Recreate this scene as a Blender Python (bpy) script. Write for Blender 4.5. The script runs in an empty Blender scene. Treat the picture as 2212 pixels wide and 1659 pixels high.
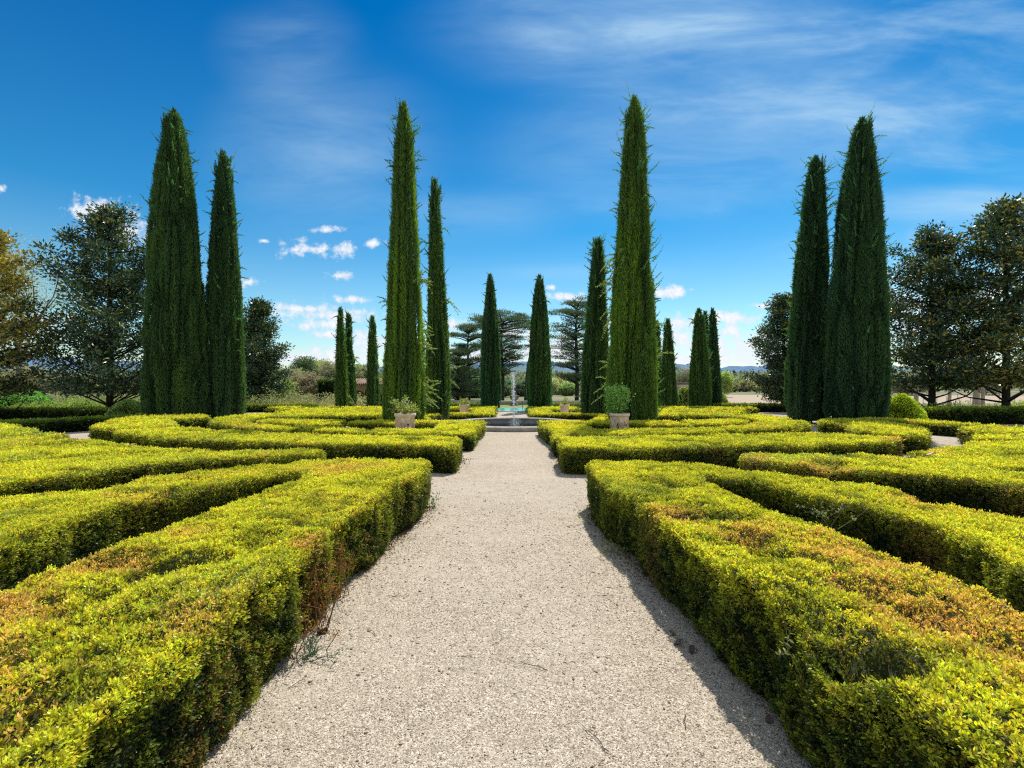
import bpy, math, random
import numpy as np
from mathutils import Vector, geometry
R = np.random.default_rng(7)
random.seed(7)
sc = bpy.context.scene
COL = sc.collection
CAMZ = 1.65
F = 1814.0                     # focal length in photograph pixels (3840 wide)
def nrm(v): return v / np.maximum(np.linalg.norm(v, axis=-1, keepdims=True), 1e-9)
def gx(x, Y): return (x - 1106.0) / 1045.0 * Y        # bearing -> world x at depth Y
def gz(y, Y): return CAMZ + (829.5 - y) / 1045.0 * Y  # elevation -> world z at depth Y

# ---------------------------------------------------------------- noise
_TB = np.random.default_rng(99).random((64, 64, 64)).astype(np.float32).ravel()
def vn(x, y, z=0.0, f=1.0, seed=1):
    """smooth value noise, -1..1"""
    x = np.asarray(x, float) * f + seed * 3.71; y = np.asarray(y, float) * f + seed * 1.37
    flat = np.ndim(z) == 0 and np.ndim(x) > 0
    z = np.asarray(z, float) * f + seed * .53
    i, j, k = np.floor(x), np.floor(y), np.floor(z)
    a, b, c = x - i, y - j, z - k
    i, j, k = [t.astype(np.int64) for t in (i, j, k)]
    a, b, c = [t * t * (3 - 2 * t) for t in (a, b, c)]
    i0, i1 = (i & 63) << 12, ((i + 1) & 63) << 12; j0, j1 = (j & 63) << 6, ((j + 1) & 63) << 6
    def pl(k):
        k = k & 63; T = _TB
        return (T[i0 + j0 + k] * (1 - a) + T[i1 + j0 + k] * a) * (1 - b) + (T[i0 + j1 + k] * (1 - a) + T[i1 + j1 + k] * a) * b
    r = pl(k) if flat else pl(k) * (1 - c) + pl(k + 1) * c
    return r * 2 - 1
# ---------------------------------------------------------------- mesh accumulator
class Acc:
    def __init__(s): s.v = []; s.f4 = []; s.f3 = []; s.c4 = []; s.c3 = []; s.m4 = []; s.m3 = []; s.n = 0
    def add(s, V, Fc, C, m=0):
        V = np.asarray(V, np.float32).reshape(-1, 3); Fc = np.asarray(Fc, np.int64)
        C = np.asarray(C, np.float32)
        if C.ndim == 1: C = np.tile(C[None, :3], (len(Fc), 1))
        s.v.append(V)
        if len(Fc):
            if Fc.shape[1] == 4: s.f4.append(Fc + s.n); s.c4.append(C[:, :3]); s.m4.append(np.full(len(Fc), m, np.int32))
            else: s.f3.append(Fc + s.n); s.c3.append(C[:, :3]); s.m3.append(np.full(len(Fc), m, np.int32))
        s.n += len(V)
    def kites(s, P, D, L, W, C, m=0, bend=0.0, roll=None):
        """one small leaf per point: P base, D direction, L length, W width"""
        n = len(P); D = nrm(D); L = np.broadcast_to(L, (n,))[:, None]; W = np.broadcast_to(W, (n,))[:, None]
        ref = R.normal(size=(n, 3)) if roll is None else roll
        S = nrm(np.cross(D, ref)); N = np.cross(S, D)
        mid = P + D * L * .5 + N * L * bend
        V = np.stack([P, mid + S * W * .5, P + D * L, mid - S * W * .5], 1)
        f = np.arange(n * 4).reshape(n, 4)
        s.add(V, f, C, m)
    def tube(s, pts, rad, C, k=6, m=0, cap=True):
        pts = np.asarray(pts, float); n = len(pts); rad = np.broadcast_to(rad, (n,))
        T = nrm(np.gradient(pts, axis=0)); up = np.array([0, 0, 1.0])
        if abs(T[:, 2]).mean() > .9: up = np.array([1.0, 0, 0])
        A = nrm(np.cross(T, up)); B = np.cross(T, A)
        a = np.arange(k) / k * 2 * math.pi
        V = pts[:, None] + rad[:, None, None] * (A[:, None] * np.cos(a)[None, :, None] + B[:, None] * np.sin(a)[None, :, None])
        i = np.arange(n - 1)[:, None] * k; j = np.arange(k)[None]; j2 = (j + 1) % k
        f = np.stack([i + j, i + j2, i + k + j2, i + k + j], -1).reshape(-1, 4)
        s.add(V, f, C, m)
    def lathe(s, prof, C, k=32, m=0, origin=(0, 0, 0)):
        prof = np.asarray(prof, float); n = len(prof); a = np.arange(k) / k * 2 * math.pi
        V = np.stack([prof[:, 0:1] * np.cos(a), prof[:, 0:1] * np.sin(a), np.repeat(prof[:, 1:2], k, 1)], -1) + np.array(origin)
        i = np.arange(n - 1)[:, None] * k; j = np.arange(k)[None]; j2 = (j + 1) % k
        s.add(V, np.stack([i + j, i + j2, i + k + j2, i + k + j], -1).reshape(-1, 4), C, m)
    def box(s, c, d, C, m=0, rz=0):
        c = np.array(c, float); h = np.array(d, float) / 2
        V = np.array([[x, y, z] for x in (-1, 1) for y in (-1, 1) for z in (-1, 1)]) * h
        if rz: V = V @ np.array([[math.cos(rz), math.sin(rz), 0], [-math.sin(rz), math.cos(rz), 0], [0, 0, 1]])
        s.add(V + c, [[0, 1, 3, 2], [4, 6, 7, 5], [0, 4, 5, 1], [2, 3, 7, 6], [0, 2, 6, 4], [1, 5, 7, 3]], C, m)
    def build(s, name, mats, parent=None, smooth=False, loc=None):
        V = np.concatenate(s.v) if s.v else np.zeros((0, 3), np.float32)
        if loc is not None: V = V - np.array(loc, np.float32)
        me = bpy.data.meshes.new(name)
        loops, starts, cols, mi = [], [], [], []; tot = 0
        for arr, c, m, k in ((s.f4, s.c4, s.m4, 4), (s.f3, s.c3, s.m3, 3)):
            if arr:
                a = np.concatenate(arr); loops.append(a.ravel()); starts.append(tot + np.arange(len(a)) * k); tot += a.size
                cols.append(np.concatenate(c)); mi.append(np.concatenate(m))
        loops = np.concatenate(loops).astype(np.int32); starts = np.concatenate(starts).astype(np.int32)
        cols = np.concatenate(cols); mi = np.concatenate(mi)
        me.vertices.add(len(V)); me.vertices.foreach_set('co', V.astype(np.float32).ravel())
        me.loops.add(len(loops)); me.loops.foreach_set('vertex_index', loops)
        me.polygons.add(len(starts)); me.polygons.foreach_set('loop_start', starts)
        me.polygons.foreach_set('material_index', mi.astype(np.int32))
        if smooth: me.polygons.foreach_set('use_smooth', np.ones(len(starts), bool))
        at = me.attributes.new('col', 'FLOAT_COLOR', 'FACE')
        at.data.foreach_set('color', np.concatenate([cols, np.ones((len(cols), 1))], 1).astype(np.float32).ravel())
        me.update(calc_edges=True)
        for m in (mats if isinstance(mats, (list, tuple)) else [mats]): me.materials.append(m)
        o = bpy.data.objects.new(name, me); COL.objects.link(o)
        if loc is not None and parent is None: o.location = loc
        if parent is not None: o.parent = parent
        return o
def tag(o, label=None, cat=None, group=None, kind=None):
    if label: o['label'] = label
    if cat: o['category'] = cat
    if group: o['group'] = group
    if kind: o['kind'] = kind
    return o
def empty(name, loc, label, cat, group=None):
    o = bpy.data.objects.new(name, None); COL.objects.link(o); o.location = loc
    return tag(o, label, cat, group)

# ---------------------------------------------------------------- materials
class NT:
    def __init__(s, tree): s.t = tree; s.x = 0
    def n(s, typ, **kw):
        nd = s.t.nodes.new(typ)
        for k, v in kw.items():
            if k.startswith('i_'):
                key = k[2:]; key = int(key) if key.isdigit() else key.replace('_', ' ')
                if isinstance(v, bpy.types.NodeSocket): s.t.links.new(v, nd.inputs[key])
                else: nd.inputs[key].default_value = v
            else: setattr(nd, k, v)
        return nd
    def math(s, op, a, b=None, c=None, clamp=False):
        nd = s.t.nodes.new('ShaderNodeMath'); nd.operation = op; nd.use_clamp = clamp
        for i, v in enumerate((a, b, c)):
            if v is None: continue
            if isinstance(v, bpy.types.NodeSocket): s.t.links.new(v, nd.inputs[i])
            else: nd.inputs[i].default_value = v
        return nd.outputs[0]
    def vm(s, op, a, b=None, out=0):
        nd = s.t.nodes.new('ShaderNodeVectorMath'); nd.operation = op
        for i, v in enumerate((a, b)):
            if v is None: continue
            if isinstance(v, bpy.types.NodeSocket): s.t.links.new(v, nd.inputs[i])
            else: nd.inputs[i].default_value = v
        return nd.outputs[out]
    def mix(s, fac, a, b, blend='MIX'):
        nd = s.t.nodes.new('ShaderNodeMix'); nd.data_type = 'RGBA'; nd.blend_type = blend
        for k, v in ((0, fac), (6, a), (7, b)):
            if isinstance(v, bpy.types.NodeSocket): s.t.links.new(v, nd.inputs[k])
            else: nd.inputs[k].default_value = v if k == 0 else (*v[:3], 1)
        return nd.outputs[2]
    def ramp(s, fac, stops):
        nd = s.t.nodes.new('ShaderNodeValToRGB'); e = nd.color_ramp.elements
        while len(e) < len(stops): e.new(.5)
        for el, (p, c) in zip(e, stops): el.position = p; el.color = (*c, 1) if len(c) == 3 else c
        s.t.links.new(fac, nd.inputs[0]); return nd.outputs[0]
def mat(name):
    m = bpy.data.materials.new(name); m.use_nodes = True; t = m.node_tree
    for n in list(t.nodes): t.nodes.remove(n)
    out = t.nodes.new('ShaderNodeOutputMaterial'); return m, NT(t), out
def leaf_mat(name, transl=.35, rough=.45, tint=(1.15, 1.2, .6), spec=.4):
    m, q, out = mat(name)
    a = q.n('ShaderNodeAttribute', attribute_name='col').outputs['Color']
    p = q.n('ShaderNodeBsdfPrincipled', i_Base_Color=a, i_Roughness=rough)
    p.inputs['Specular IOR Level'].default_value = spec
    tr = q.n('ShaderNodeBsdfTranslucent', i_Color=q.mix(1.0, a, tint, 'MULTIPLY'))
    mx = q.n('ShaderNodeMixShader', i_0=transl, i_1=p.outputs[0], i_2=tr.outputs[0])
    q.t.links.new(mx.outputs[0], out.inputs[0]); return m
def attr_mat(name, rough=.8, nscale=6.0, namt=.35, bump=.3, bscale=30.0, spec=.3, coords='Object'):
    """colour from the mesh, broken up by noise, with bump"""
    m, q, out = mat(name)
    a = q.n('ShaderNodeAttribute', attribute_name='col').outputs['Color']
    tc = q.n('ShaderNodeTexCoord').outputs[coords]
    nz = q.n('ShaderNodeTexNoise', i_Vector=tc, i_Scale=nscale, i_Detail=6.0, i_Roughness=.65).outputs[0]
    mr = q.n('ShaderNodeMapRange', i_0=nz, i_1=.3, i_2=.7, i_3=1 - namt, i_4=1 + namt * .6).outputs[0]
    c = q.mix(1.0, a, q.n('ShaderNodeCombineColor', i_0=mr, i_1=mr, i_2=mr).outputs[0], 'MULTIPLY')
    n2 = q.n('ShaderNodeTexNoise', i_Vector=tc, i_Scale=bscale, i_Detail=5.0).outputs[0]
    b = q.n('ShaderNodeBump', i_Strength=bump, i_Distance=.02, i_Height=n2)
    p = q.n('ShaderNodeBsdfPrincipled', i_Base_Color=c, i_Roughness=rough, i_Normal=b.outputs[0])
    p.inputs['Specular IOR Level'].default_value = spec
    q.t.links.new(p.outputs[0], out.inputs[0]); return m
M_BOX = leaf_mat('box_leaf', .5, .4, (1.15, 1.12, .6), .4)
M_CYP = leaf_mat('cypress_leaf', .42, .6, (1.2, 1.25, .5), .25)
M_MAG = leaf_mat('magnolia_leaf', .22, .3, (1.3, 1.2, .4), .55)
M_PLAIN = leaf_mat('soft_leaf', .4, .6, (1.1, 1.15, .6), .3)
M_BARK = attr_mat('bark', .9, 8, .5, .8, 25)
M_STONE = attr_mat('old_stone', .85, 3.5, .4, .5, 18)
M_TERRA = attr_mat('weathered_terracotta', .85, 7, .35, .4, 30)
M_METAL = attr_mat('metal', .4, 20, .2, .1, 60, .5)
M_LITTER = attr_mat('litter', .8, 40, .3, .3, 90)

def gravel_mat():
    m, q, out = mat('gravel'); tc = q.n('ShaderNodeTexCoord').outputs['Object']
    v = q.n('ShaderNodeTexVoronoi', i_Vector=tc, i_Scale=190.0)
    v2 = q.n('ShaderNodeTexVoronoi', i_Vector=tc, i_Scale=80.0)
    rnd = q.n('ShaderNodeSeparateColor', i_0=v.outputs['Color']).outputs[0]
    rnd2 = q.n('ShaderNodeSeparateColor', i_0=v2.outputs['Color']).outputs[1]
    c = q.ramp(rnd, [(0, (.10, .078, .06)), (.15, (.30, .245, .18)), (.5, (.51, .435, .34)), (.85, (.64, .56, .45)), (1, (.85, .78, .68))])
    big = q.ramp(rnd2, [(0, (.5, .46, .4)), (.12, (.9, .88, .85)), (.9, (1.02, 1.0, .98)), (1, (1.35, 1.33, 1.3))])
    c = q.mix(1.0, c, big, 'MULTIPLY')
    n1 = q.n('ShaderNodeTexNoise', i_Vector=tc, i_Scale=.9, i_Detail=5.0).outputs[0]
    n2 = q.n('ShaderNodeTexNoise', i_Vector=tc, i_Scale=7.0, i_Detail=6.0).outputs[0]
    c = q.mix(q.n('ShaderNodeMapRange', i_0=n1, i_1=.4, i_2=.7, i_3=0.0, i_4=.4).outputs[0], c, (.60, .52, .41))
    c = q.mix(q.n('ShaderNodeMapRange', i_0=n2, i_1=.52, i_2=.72, i_3=0.0, i_4=.38).outputs[0], c, (.30, .245, .18))
    h = q.math('ADD', q.math('MULTIPLY', v.outputs['Distance'], -1.0), q.math('MULTIPLY', v2.outputs['Distance'], -1.2))
    h = q.math('ADD', h, q.math('MULTIPLY', n2, .8))
    b = q.n('ShaderNodeBump', i_Strength=.55, i_Distance=.008, i_Height=h)
    n3 = q.n('ShaderNodeTexNoise', i_Vector=tc, i_Scale=3.2, i_Detail=4.0).outputs[0]
    b = q.n('ShaderNodeBump', i_Strength=.55, i_Distance=.05, i_Height=n3, i_Normal=b.outputs[0])
    p = q.n('ShaderNodeBsdfPrincipled', i_Base_Color=c, i_Roughness=.9, i_Normal=b.outputs[0]); p.inputs['Specular IOR Level'].default_value = .2
    q.t.links.new(p.outputs[0], out.inputs[0]); return m
def ground_mat():
    m, q, out = mat('meadow'); tc = q.n('ShaderNodeTexCoord').outputs['Object']
    n1 = q.n('ShaderNodeTexNoise', i_Vector=tc, i_Scale=.05, i_Detail=6.0).outputs[0]
    n2 = q.n('ShaderNodeTexNoise', i_Vector=tc, i_Scale=2.5, i_Detail=8.0).outputs[0]
    c = q.mix(q.n('ShaderNodeMapRange', i_0=n1, i_1=.4, i_2=.6).outputs[0], (.13, .16, .05), (.30, .25, .15))
    c = q.mix(q.n('ShaderNodeMapRange', i_0=n2, i_1=.35, i_2=.7, i_3=0.0, i_4=.6).outputs[0], c, (.08, .11, .03))
    b = q.n('ShaderNodeBump', i_Strength=.6, i_Distance=.1, i_Height=n2)
    p = q.n('ShaderNodeBsdfPrincipled', i_Base_Color=c, i_Roughness=.95, i_Normal=b.outputs[0])
    q.t.links.new(p.outputs[0], out.inputs[0]); return m
def field_mat():
    m, q, out = mat('ploughed_field'); tc = q.n('ShaderNodeTexCoord').outputs['Object']
    w = q.n('ShaderNodeTexWave', i_Vector=tc, i_Scale=.35, i_Distortion=3.0, i_Detail=3.0).outputs[1]
    n2 = q.n('ShaderNodeTexNoise', i_Vector=tc, i_Scale=.8, i_Detail=8.0).outputs[0]
    c = q.mix(w, (.40, .29, .2), (.52, .41, .3)); c = q.mix(q.math('MULTIPLY', n2, .5), c, (.3, .24, .14))
    p = q.n('ShaderNodeBsdfPrincipled', i_Base_Color=c, i_Roughness=.95)
    q.t.links.new(p.outputs[0], out.inputs[0]); return m
def water_mat(name, col, alpha_rough=.05, bump=.15, scale=4.0):
    m, q, out = mat(name); tc = q.n('ShaderNodeTexCoord').outputs['Object']
    n = q.n('ShaderNodeTexNoise', i_Vector=tc, i_Scale=scale, i_Detail=3.0).outputs[0]
    b = q.n('ShaderNodeBump', i_Strength=bump, i_Distance=.05, i_Height=n)
    p = q.n('ShaderNodeBsdfPrincipled', i_Base_Color=(*col, 1), i_Roughness=alpha_rough, i_Normal=b.outputs[0])
    p.inputs['IOR'].default_value = 1.33
    q.t.links.new(p.outputs[0], out.inputs[0]); return m
def spray_mat():
    m, q, out = mat('spray')
    d = q.n('ShaderNodeBsdfDiffuse', i_Color=(.9, .93, .96, 1)); t = q.n('ShaderNodeBsdfTranslucent', i_Color=(.9, .93, .96, 1))
    mx = q.n('ShaderNodeMixShader', i_0=.5, i_1=d.outputs[0], i_2=t.outputs[0])
    q.t.links.new(mx.outputs[0], out.inputs[0]); return m
def hill_mat():
    m, q, out = mat('wooded_hill')
    a = q.n('ShaderNodeAttribute', attribute_name='col').outputs['Color']
    tc = q.n('ShaderNodeTexCoord').outputs['Object']
    n = q.n('ShaderNodeTexNoise', i_Vector=tc, i_Scale=.02, i_Detail=8.0, i_Roughness=.7).outputs[0]
    v = q.n('ShaderNodeMapRange', i_0=n, i_1=.35, i_2=.65, i_3=.7, i_4=1.3).outputs[0]
    c = q.mix(1.0, a, q.n('ShaderNodeCombineColor', i_0=v, i_1=v, i_2=v).outputs[0], 'MULTIPLY')
    p = q.n('ShaderNodeBsdfDiffuse', i_Color=c); q.t.links.new(p.outputs[0], out.inputs[0]); return m
M_GRAVEL, M_GROUND, M_FIELD, M_HILL, M_SPRAY = gravel_mat(), ground_mat(), field_mat(), hill_mat(), spray_mat()

# ---------------------------------------------------------------- setting
BC = (0.06, 19.15)      # centre of the fountain basin
def polar(name, r0, r1, z, m, rings=20, k=96, noise=0.0):
    rr = r0 + (r1 - r0) * (np.arange(rings + 1) / rings) ** 2.2; a = np.arange(k) / k * 2 * math.pi
    X = BC[0] + rr[:, None] * np.cos(a); Y = BC[1] + rr[:, None] * np.sin(a)
    A = Acc(); i = np.arange(rings)[:, None] * k; j = np.arange(k)[None]; j2 = (j + 1) % k
    A.add(np.stack([X, Y, np.full_like(X, z)], -1), np.stack([i + j, i + j2, i + k + j2, i + k + j], -1)[..., ::1].reshape(-1, 4), (.3, .3, .3))
    return tag(A.build(name, m), kind='structure')
polar('ground', 2.3, 5000, -.004, M_GROUND, 40)
polar('gravel_path', 2.3, 21.5, 0.0, M_GRAVEL)
def sheet(name, pts, z, m):
    A = Acc(); P = [(x, y, z) for x, y in pts]; A.add(P, [list(range(4))], (.3, .3, .3)); return tag(A.build(name, m), kind='structure')
sheet('field', [(17, 40.8), (260, 40.8), (260, 72), (20, 72)], .004, M_FIELD)
_lm, q, out = mat('lawn_grass'); _tc = q.n('ShaderNodeTexCoord').outputs['Object']
_n = q.n('ShaderNodeTexNoise', i_Vector=_tc, i_Scale=12.0, i_Detail=6.0).outputs[0]
_p = q.n('ShaderNodeBsdfPrincipled', i_Base_Color=q.mix(_n, (.10, .16, .02), (.26, .3, .05)), i_Roughness=.9); q.t.links.new(_p.outputs[0], out.inputs[0])
sheet('lawn', [(-9, 30.2), (9, 30.2), (9, 39.6), (-9, 39.6)], .006, _lm)

# hills, distance haze put into their bluish colour
def ridge(name, Y, x0, x1, top, col, seed, depth=500):
    n = 160; xs = np.linspace(x0, x1, n); rows = 7; A = Acc(); V = []
    hh = np.array([top(x) for x in (xs / Y * 1045 + 1106)]) * Y / 1045.0
    hh = hh + (vn(xs, xs * 0, f=6.0 / Y * 10, seed=seed) * .006 + vn(xs, xs * 0, f=22.0 / Y * 10, seed=seed + 1) * .003) * Y * .5
    for r in range(rows):
        t = r / (rows - 1); V.append(np.stack([xs, Y - depth * (1 - t) + vn(xs, xs * 0 + r, f=.01, seed=seed) * 40 * (1 - t), -2 + (hh + 2) * t ** .8], -1))
    V = np.array(V); i = np.arange(rows - 1)[:, None] * n; j = np.arange(n - 1)[None]
    A.add(V, np.stack([i + j, i + j + 1, i + n + j + 1, i + n + j], -1).reshape(-1, 4), col)
    return tag(A.build(name, M_HILL, smooth=True), kind='structure')
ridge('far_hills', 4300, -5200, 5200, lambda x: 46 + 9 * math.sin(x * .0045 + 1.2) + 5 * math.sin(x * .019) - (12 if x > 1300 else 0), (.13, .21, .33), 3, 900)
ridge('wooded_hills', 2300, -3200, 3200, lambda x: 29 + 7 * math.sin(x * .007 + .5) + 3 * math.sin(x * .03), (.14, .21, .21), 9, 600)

# ---------------------------------------------------------------- hedges
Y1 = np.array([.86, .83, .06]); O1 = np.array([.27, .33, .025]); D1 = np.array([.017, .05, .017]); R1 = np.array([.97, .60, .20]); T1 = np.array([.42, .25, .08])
SPOTS = [(2.15, 2.3, .55, 1.0), (2.1, 3.0, .45, .9), (2.2, 1.7, .5, .9), (1.75, 3.6, .3, .7), (-2.45, 2.3, .3, .9), (-2.4, 2.9, .25, .8), (-2.3, 3.5, .2, .6), (-2.2, 6.1, .45, .8), (-1.75, 6.2, .3, .5),
         (-2.2, 1.8, .4, .8), (-2.0, 1.4, .4, .6), (-1.45, 2.2, .16, .8), (-1.38, 3.35, .14, 1.1), (1.3, 3.9, .25, .7), (-4.2, 3.2, .5, .3), (3.6, 7.2, .45, .9), (4.3, 6.85, .4, .8), (7.0, 8.15, .4, .7), (-3.6, 4.6, .3, .4), (9.0, 13.2, .3, .9), (7.95, 9.9, .3, 1.1), (3.75, 4.4, .25, .8)]
def patches(x, y):
    o = np.clip(vn(x, y, 0, .9, 11) * .8 + vn(x, y, 0, 2.7, 12) * .5 - .35, 0, 1) * .55
    for sx, sy, r, st in SPOTS:
        d = np.hypot(x - sx, y - sy) / r
        o = np.maximum(o, st * np.clip(1.25 - d + vn(x, y, 0, 5, 13) * .45, 0, 1))
    return o
def seg_dist(P, poly):
    A = poly; B = np.roll(poly, -1, 0); out = np.empty(len(P))
    for s in range(0, len(P), 60000):
        p = P[s:s + 60000][:, None]; ab = (B - A)[None]; t = np.clip(((p - A[None]) * ab).sum(-1) / (ab ** 2).sum(-1), 0, 1)
        out[s:s + 60000] = np.sqrt((((A[None] + ab * t[..., None]) - p) ** 2).sum(-1)).min(1)
    return out
def inside(P, poly):
    x, y = P[:, 0], P[:, 1]; c = np.zeros(len(P), bool); n = len(poly)
    for i in range(n):
        x1, y1 = poly[i]; x2, y2 = poly[(i + 1) % n]
        if y1 == y2: continue
        c ^= ((y1 > y) != (y2 > y)) & (x < (x2 - x1) * (y - y1) / (y2 - y1) + x1)
    return c
def leafsize(d): return np.maximum(.0132, .00245 * d)
PITS = [(1.62, 3.33, .15, .16), (1.75, 2.98, .13, .09), (1.6, 3.02, .12, .07), (1.92, 2.36, .17, .09), (1.62, 2.5, .2, .06), (2.05, 1.9, .15, .08), (-2.04, 2.82, .15, .12), (-1.86, 2.98, .13, .08), (-2.06, 2.36, .16, .07), (-1.7, 2.3, .12, .05), (-1.72, 3.3, .16, .06), (-1.55, 3.75, .2, .05), (-1.8, 4.3, .22, .04), (-1.6, 1.6, .15, .07), (1.5, 5.4, .16, .07), (1.75, 5.1, .2, .05), (-1.55, 5.5, .2, .05), (4.6, 6.9, .3, .1), (1.45, 1.9, .12, .1)]
STEPS = [(.9, 1.82, 3.95, 4.7, .045), (-1.6, -1.0, 4.3, 5.2, .03), (-2.0, -1.1, 2.2, 2.9, .03), (1.1, 1.75, 2.3, 2.85, .05), (1.2, 2.4, 1.2, 1.75, .04)]
def pitf(x, y):
    r = 0
    for px, py, pr, pd in PITS:
        if np.size(x): r = r + pd * np.clip(1.3 - np.hypot(x - px, (y - py) * .8) / pr + vn(x, y, 0, 9, 61) * .35, 0, 1)
    return r
def stepf(x, y):
    r = 0; w = vn(x, y, 0, 3, 62) * .06; sm = lambda t: np.clip(t / .05 + .5, 0, 1)
    for x0, x1, y0, y1, dz in STEPS: r = r + dz * sm(x - x0 + w) * sm(x1 - x + w) * sm(y - y0 + w) * sm(y1 - y + w)
    return r
def topz(x, y, h, rough):
    return h - pitf(x, y) + stepf(x, y) + (vn(x, y, 0, 1.1, 21) * .010 + vn(x, y, 0, 3.7, 22) * .017 + vn(x, y, 0, 9, 23) * .012) * rough - .08 * np.clip(vn(x, y, 0, 2.1, 24) * 1.2 - .66, 0, .5) * 2 * rough
def side_off(x, y, z, h, rough):
    return (vn(x, y, z * .35, 4.0, 31) * .045 + vn(x, y, z * .5, 11, 32) * .018) * rough - .05 * np.clip(.12 - z, 0, .12) / .12 - .05 * rough * np.clip(vn(x, y, z * .3, 2.3, 33) - .35, 0, 1)
KS = 6
def sprigs(A, P, D, s, C, flat=.35):
    n = len(P); D = nrm(D); P = np.repeat(P, KS, 0); D = np.repeat(D, KS, 0); s = np.repeat(s, KS); C = np.repeat(C, KS, 0)
    u = np.tile(np.linspace(0, 1, KS), n) + R.normal(0, .08, n * KS)
    rnd = R.normal(0, 1, (n * KS, 3)); rnd = nrm(rnd - D * (rnd * D).sum(-1, keepdims=True))
    PP = P + D * (s * 1.5 * (u - .5))[:, None] + rnd * (s * .22)[:, None]
    DD = D * (flat + 1.0 * u)[:, None] + rnd * .78
    roll = rnd * .0 + R.normal(0, .35, (n * KS, 3)) + np.cross(D, rnd)
    sp = .8 + .4 * R.random(n * KS)
    CC = C * (np.clip(.38 + .85 * u, .25, 1.3) * (.82 + .36 * R.random(n * KS)))[:, None]
    A.kites(PP, DD, s * sp * 1.12, s * sp * .52, CC, roll=None if flat > 1 else np.cross(DD, np.cross(rnd, D) + R.normal(0, .4, DD.shape)))
def hedge(pts, h, label, rough=1.0, tone=(1, 1, 1), young=1.0, dens=1.0, name='box_hedge', cat='hedge', group='clipped hedges of the parterre', side_tan=0.0, smooth_poly=True):
    poly = np.array(pts, float)
    if sum(poly[i][0] * poly[(i + 1) % len(poly)][1] - poly[(i + 1) % len(poly)][0] * poly[i][1] for i in range(len(poly))) < 0: poly = poly[::-1]
    # resample the outline
    out = []
    for a, b in zip(poly, np.roll(poly, -1, 0)):
        k = max(1, int(np.hypot(*(b - a)) / .14)); out += [a + (b - a) * i / k for i in range(k)]
    op = np.array(out)
    if smooth_poly:
        for _ in range(2): op = op * .5 + (np.roll(op, 1, 0) + np.roll(op, -1, 0)) * .25
    wob = np.stack([vn(op[:, 0], op[:, 1], 0, 1.3, 41), vn(op[:, 0], op[:, 1], 5, 1.3, 42)], 1) * .04 * rough
    op = op + wob
    seg = np.roll(op, -1, 0) - op; nv = nrm(np.stack([seg[:, 1], -seg[:, 0]], 1)); vnrm = nrm(nv + np.roll(nv, 1, 0))
    cen = np.array([op[:, 0].mean(), op[:, 1].mean(), 0])
    A = Acc(); tone = np.array(tone)
    cd = np.linalg.norm(op, axis=1); dmin, dmax = cd.min(), cd.max()
    op = op - vnrm * (np.clip(leafsize(cd) * 1.2 - .012, 0, .06) + .045 * np.clip((cd - 8) / 6, 0, 1))[:, None]; seg = np.roll(op, -1, 0) - op; h = h - min(.055, leafsize(cd.mean()) * 1.2)
    # --- leaves on the top
    lo, hi = op.min(0), op.max(0); cs = .4
    gxs = np.arange(lo[0], hi[0], cs); gys = np.arange(lo[1], hi[1], cs)
    cx, cy = [t.ravel() for t in np.meshgrid(gxs, gys)]
    d = np.hypot(np.hypot(cx + cs / 2, cy + cs / 2), 1.1)
    vis = np.where(cy > .6, 1, .25)
    s = leafsize(d); n = (cs * cs * 7.6 / KS * dens * vis / s ** 2).astype(int) + 1
    px = np.repeat(cx, n) + R.random(n.sum()) * cs; py = np.repeat(cy, n) + R.random(n.sum()) * cs
    P = np.stack([px, py], 1); P = P[inside(P, op)]
    px, py = P[:, 0], P[:, 1]; bd = seg_dist(P, op)
    rr = .035; z = topz(px, py, h, rough) - rr * np.clip(1 - bd / rr, 0, 1) ** 2
    d = np.sqrt(px ** 2 + py ** 2 + 1.1); s = leafsize(d)
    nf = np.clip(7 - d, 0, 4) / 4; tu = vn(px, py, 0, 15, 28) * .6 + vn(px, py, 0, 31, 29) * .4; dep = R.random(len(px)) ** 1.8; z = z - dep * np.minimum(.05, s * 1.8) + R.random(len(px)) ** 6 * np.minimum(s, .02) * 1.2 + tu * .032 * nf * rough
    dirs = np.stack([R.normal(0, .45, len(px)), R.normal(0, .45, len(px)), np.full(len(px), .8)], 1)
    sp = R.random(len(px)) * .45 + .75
    # colour, with shade painted darker into pits and between tufts
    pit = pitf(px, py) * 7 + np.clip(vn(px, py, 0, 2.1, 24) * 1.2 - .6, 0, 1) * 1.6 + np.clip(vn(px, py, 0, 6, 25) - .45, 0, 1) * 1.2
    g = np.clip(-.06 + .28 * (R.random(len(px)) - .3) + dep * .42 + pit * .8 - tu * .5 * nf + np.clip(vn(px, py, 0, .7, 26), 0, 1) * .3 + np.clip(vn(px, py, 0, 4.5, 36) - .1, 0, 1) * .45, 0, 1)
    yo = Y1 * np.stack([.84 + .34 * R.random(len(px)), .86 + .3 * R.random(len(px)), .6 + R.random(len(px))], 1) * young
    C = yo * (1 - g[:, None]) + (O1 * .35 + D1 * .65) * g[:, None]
    o_ = (R.random((len(px), 1)) < patches(px, py)[:, None] * 1.05) * (.55 + .45 * R.random((len(px), 1))); C = C * (1 - o_) + R1 * (.6 + .6 * R.random((len(px), 1))) * o_
    bl = (np.clip(vn(px, py, 0, .8, 27) * 1.3 - .5, 0, 1) * (R.random(len(px)) < .4))[:, None]; C = C * (1 - bl) + np.array([.18, .34, .14]) * bl
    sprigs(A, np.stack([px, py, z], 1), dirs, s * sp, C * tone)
    # --- leaves on the faces
    L = np.linalg.norm(seg, axis=1); mid = op + seg / 2
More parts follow.
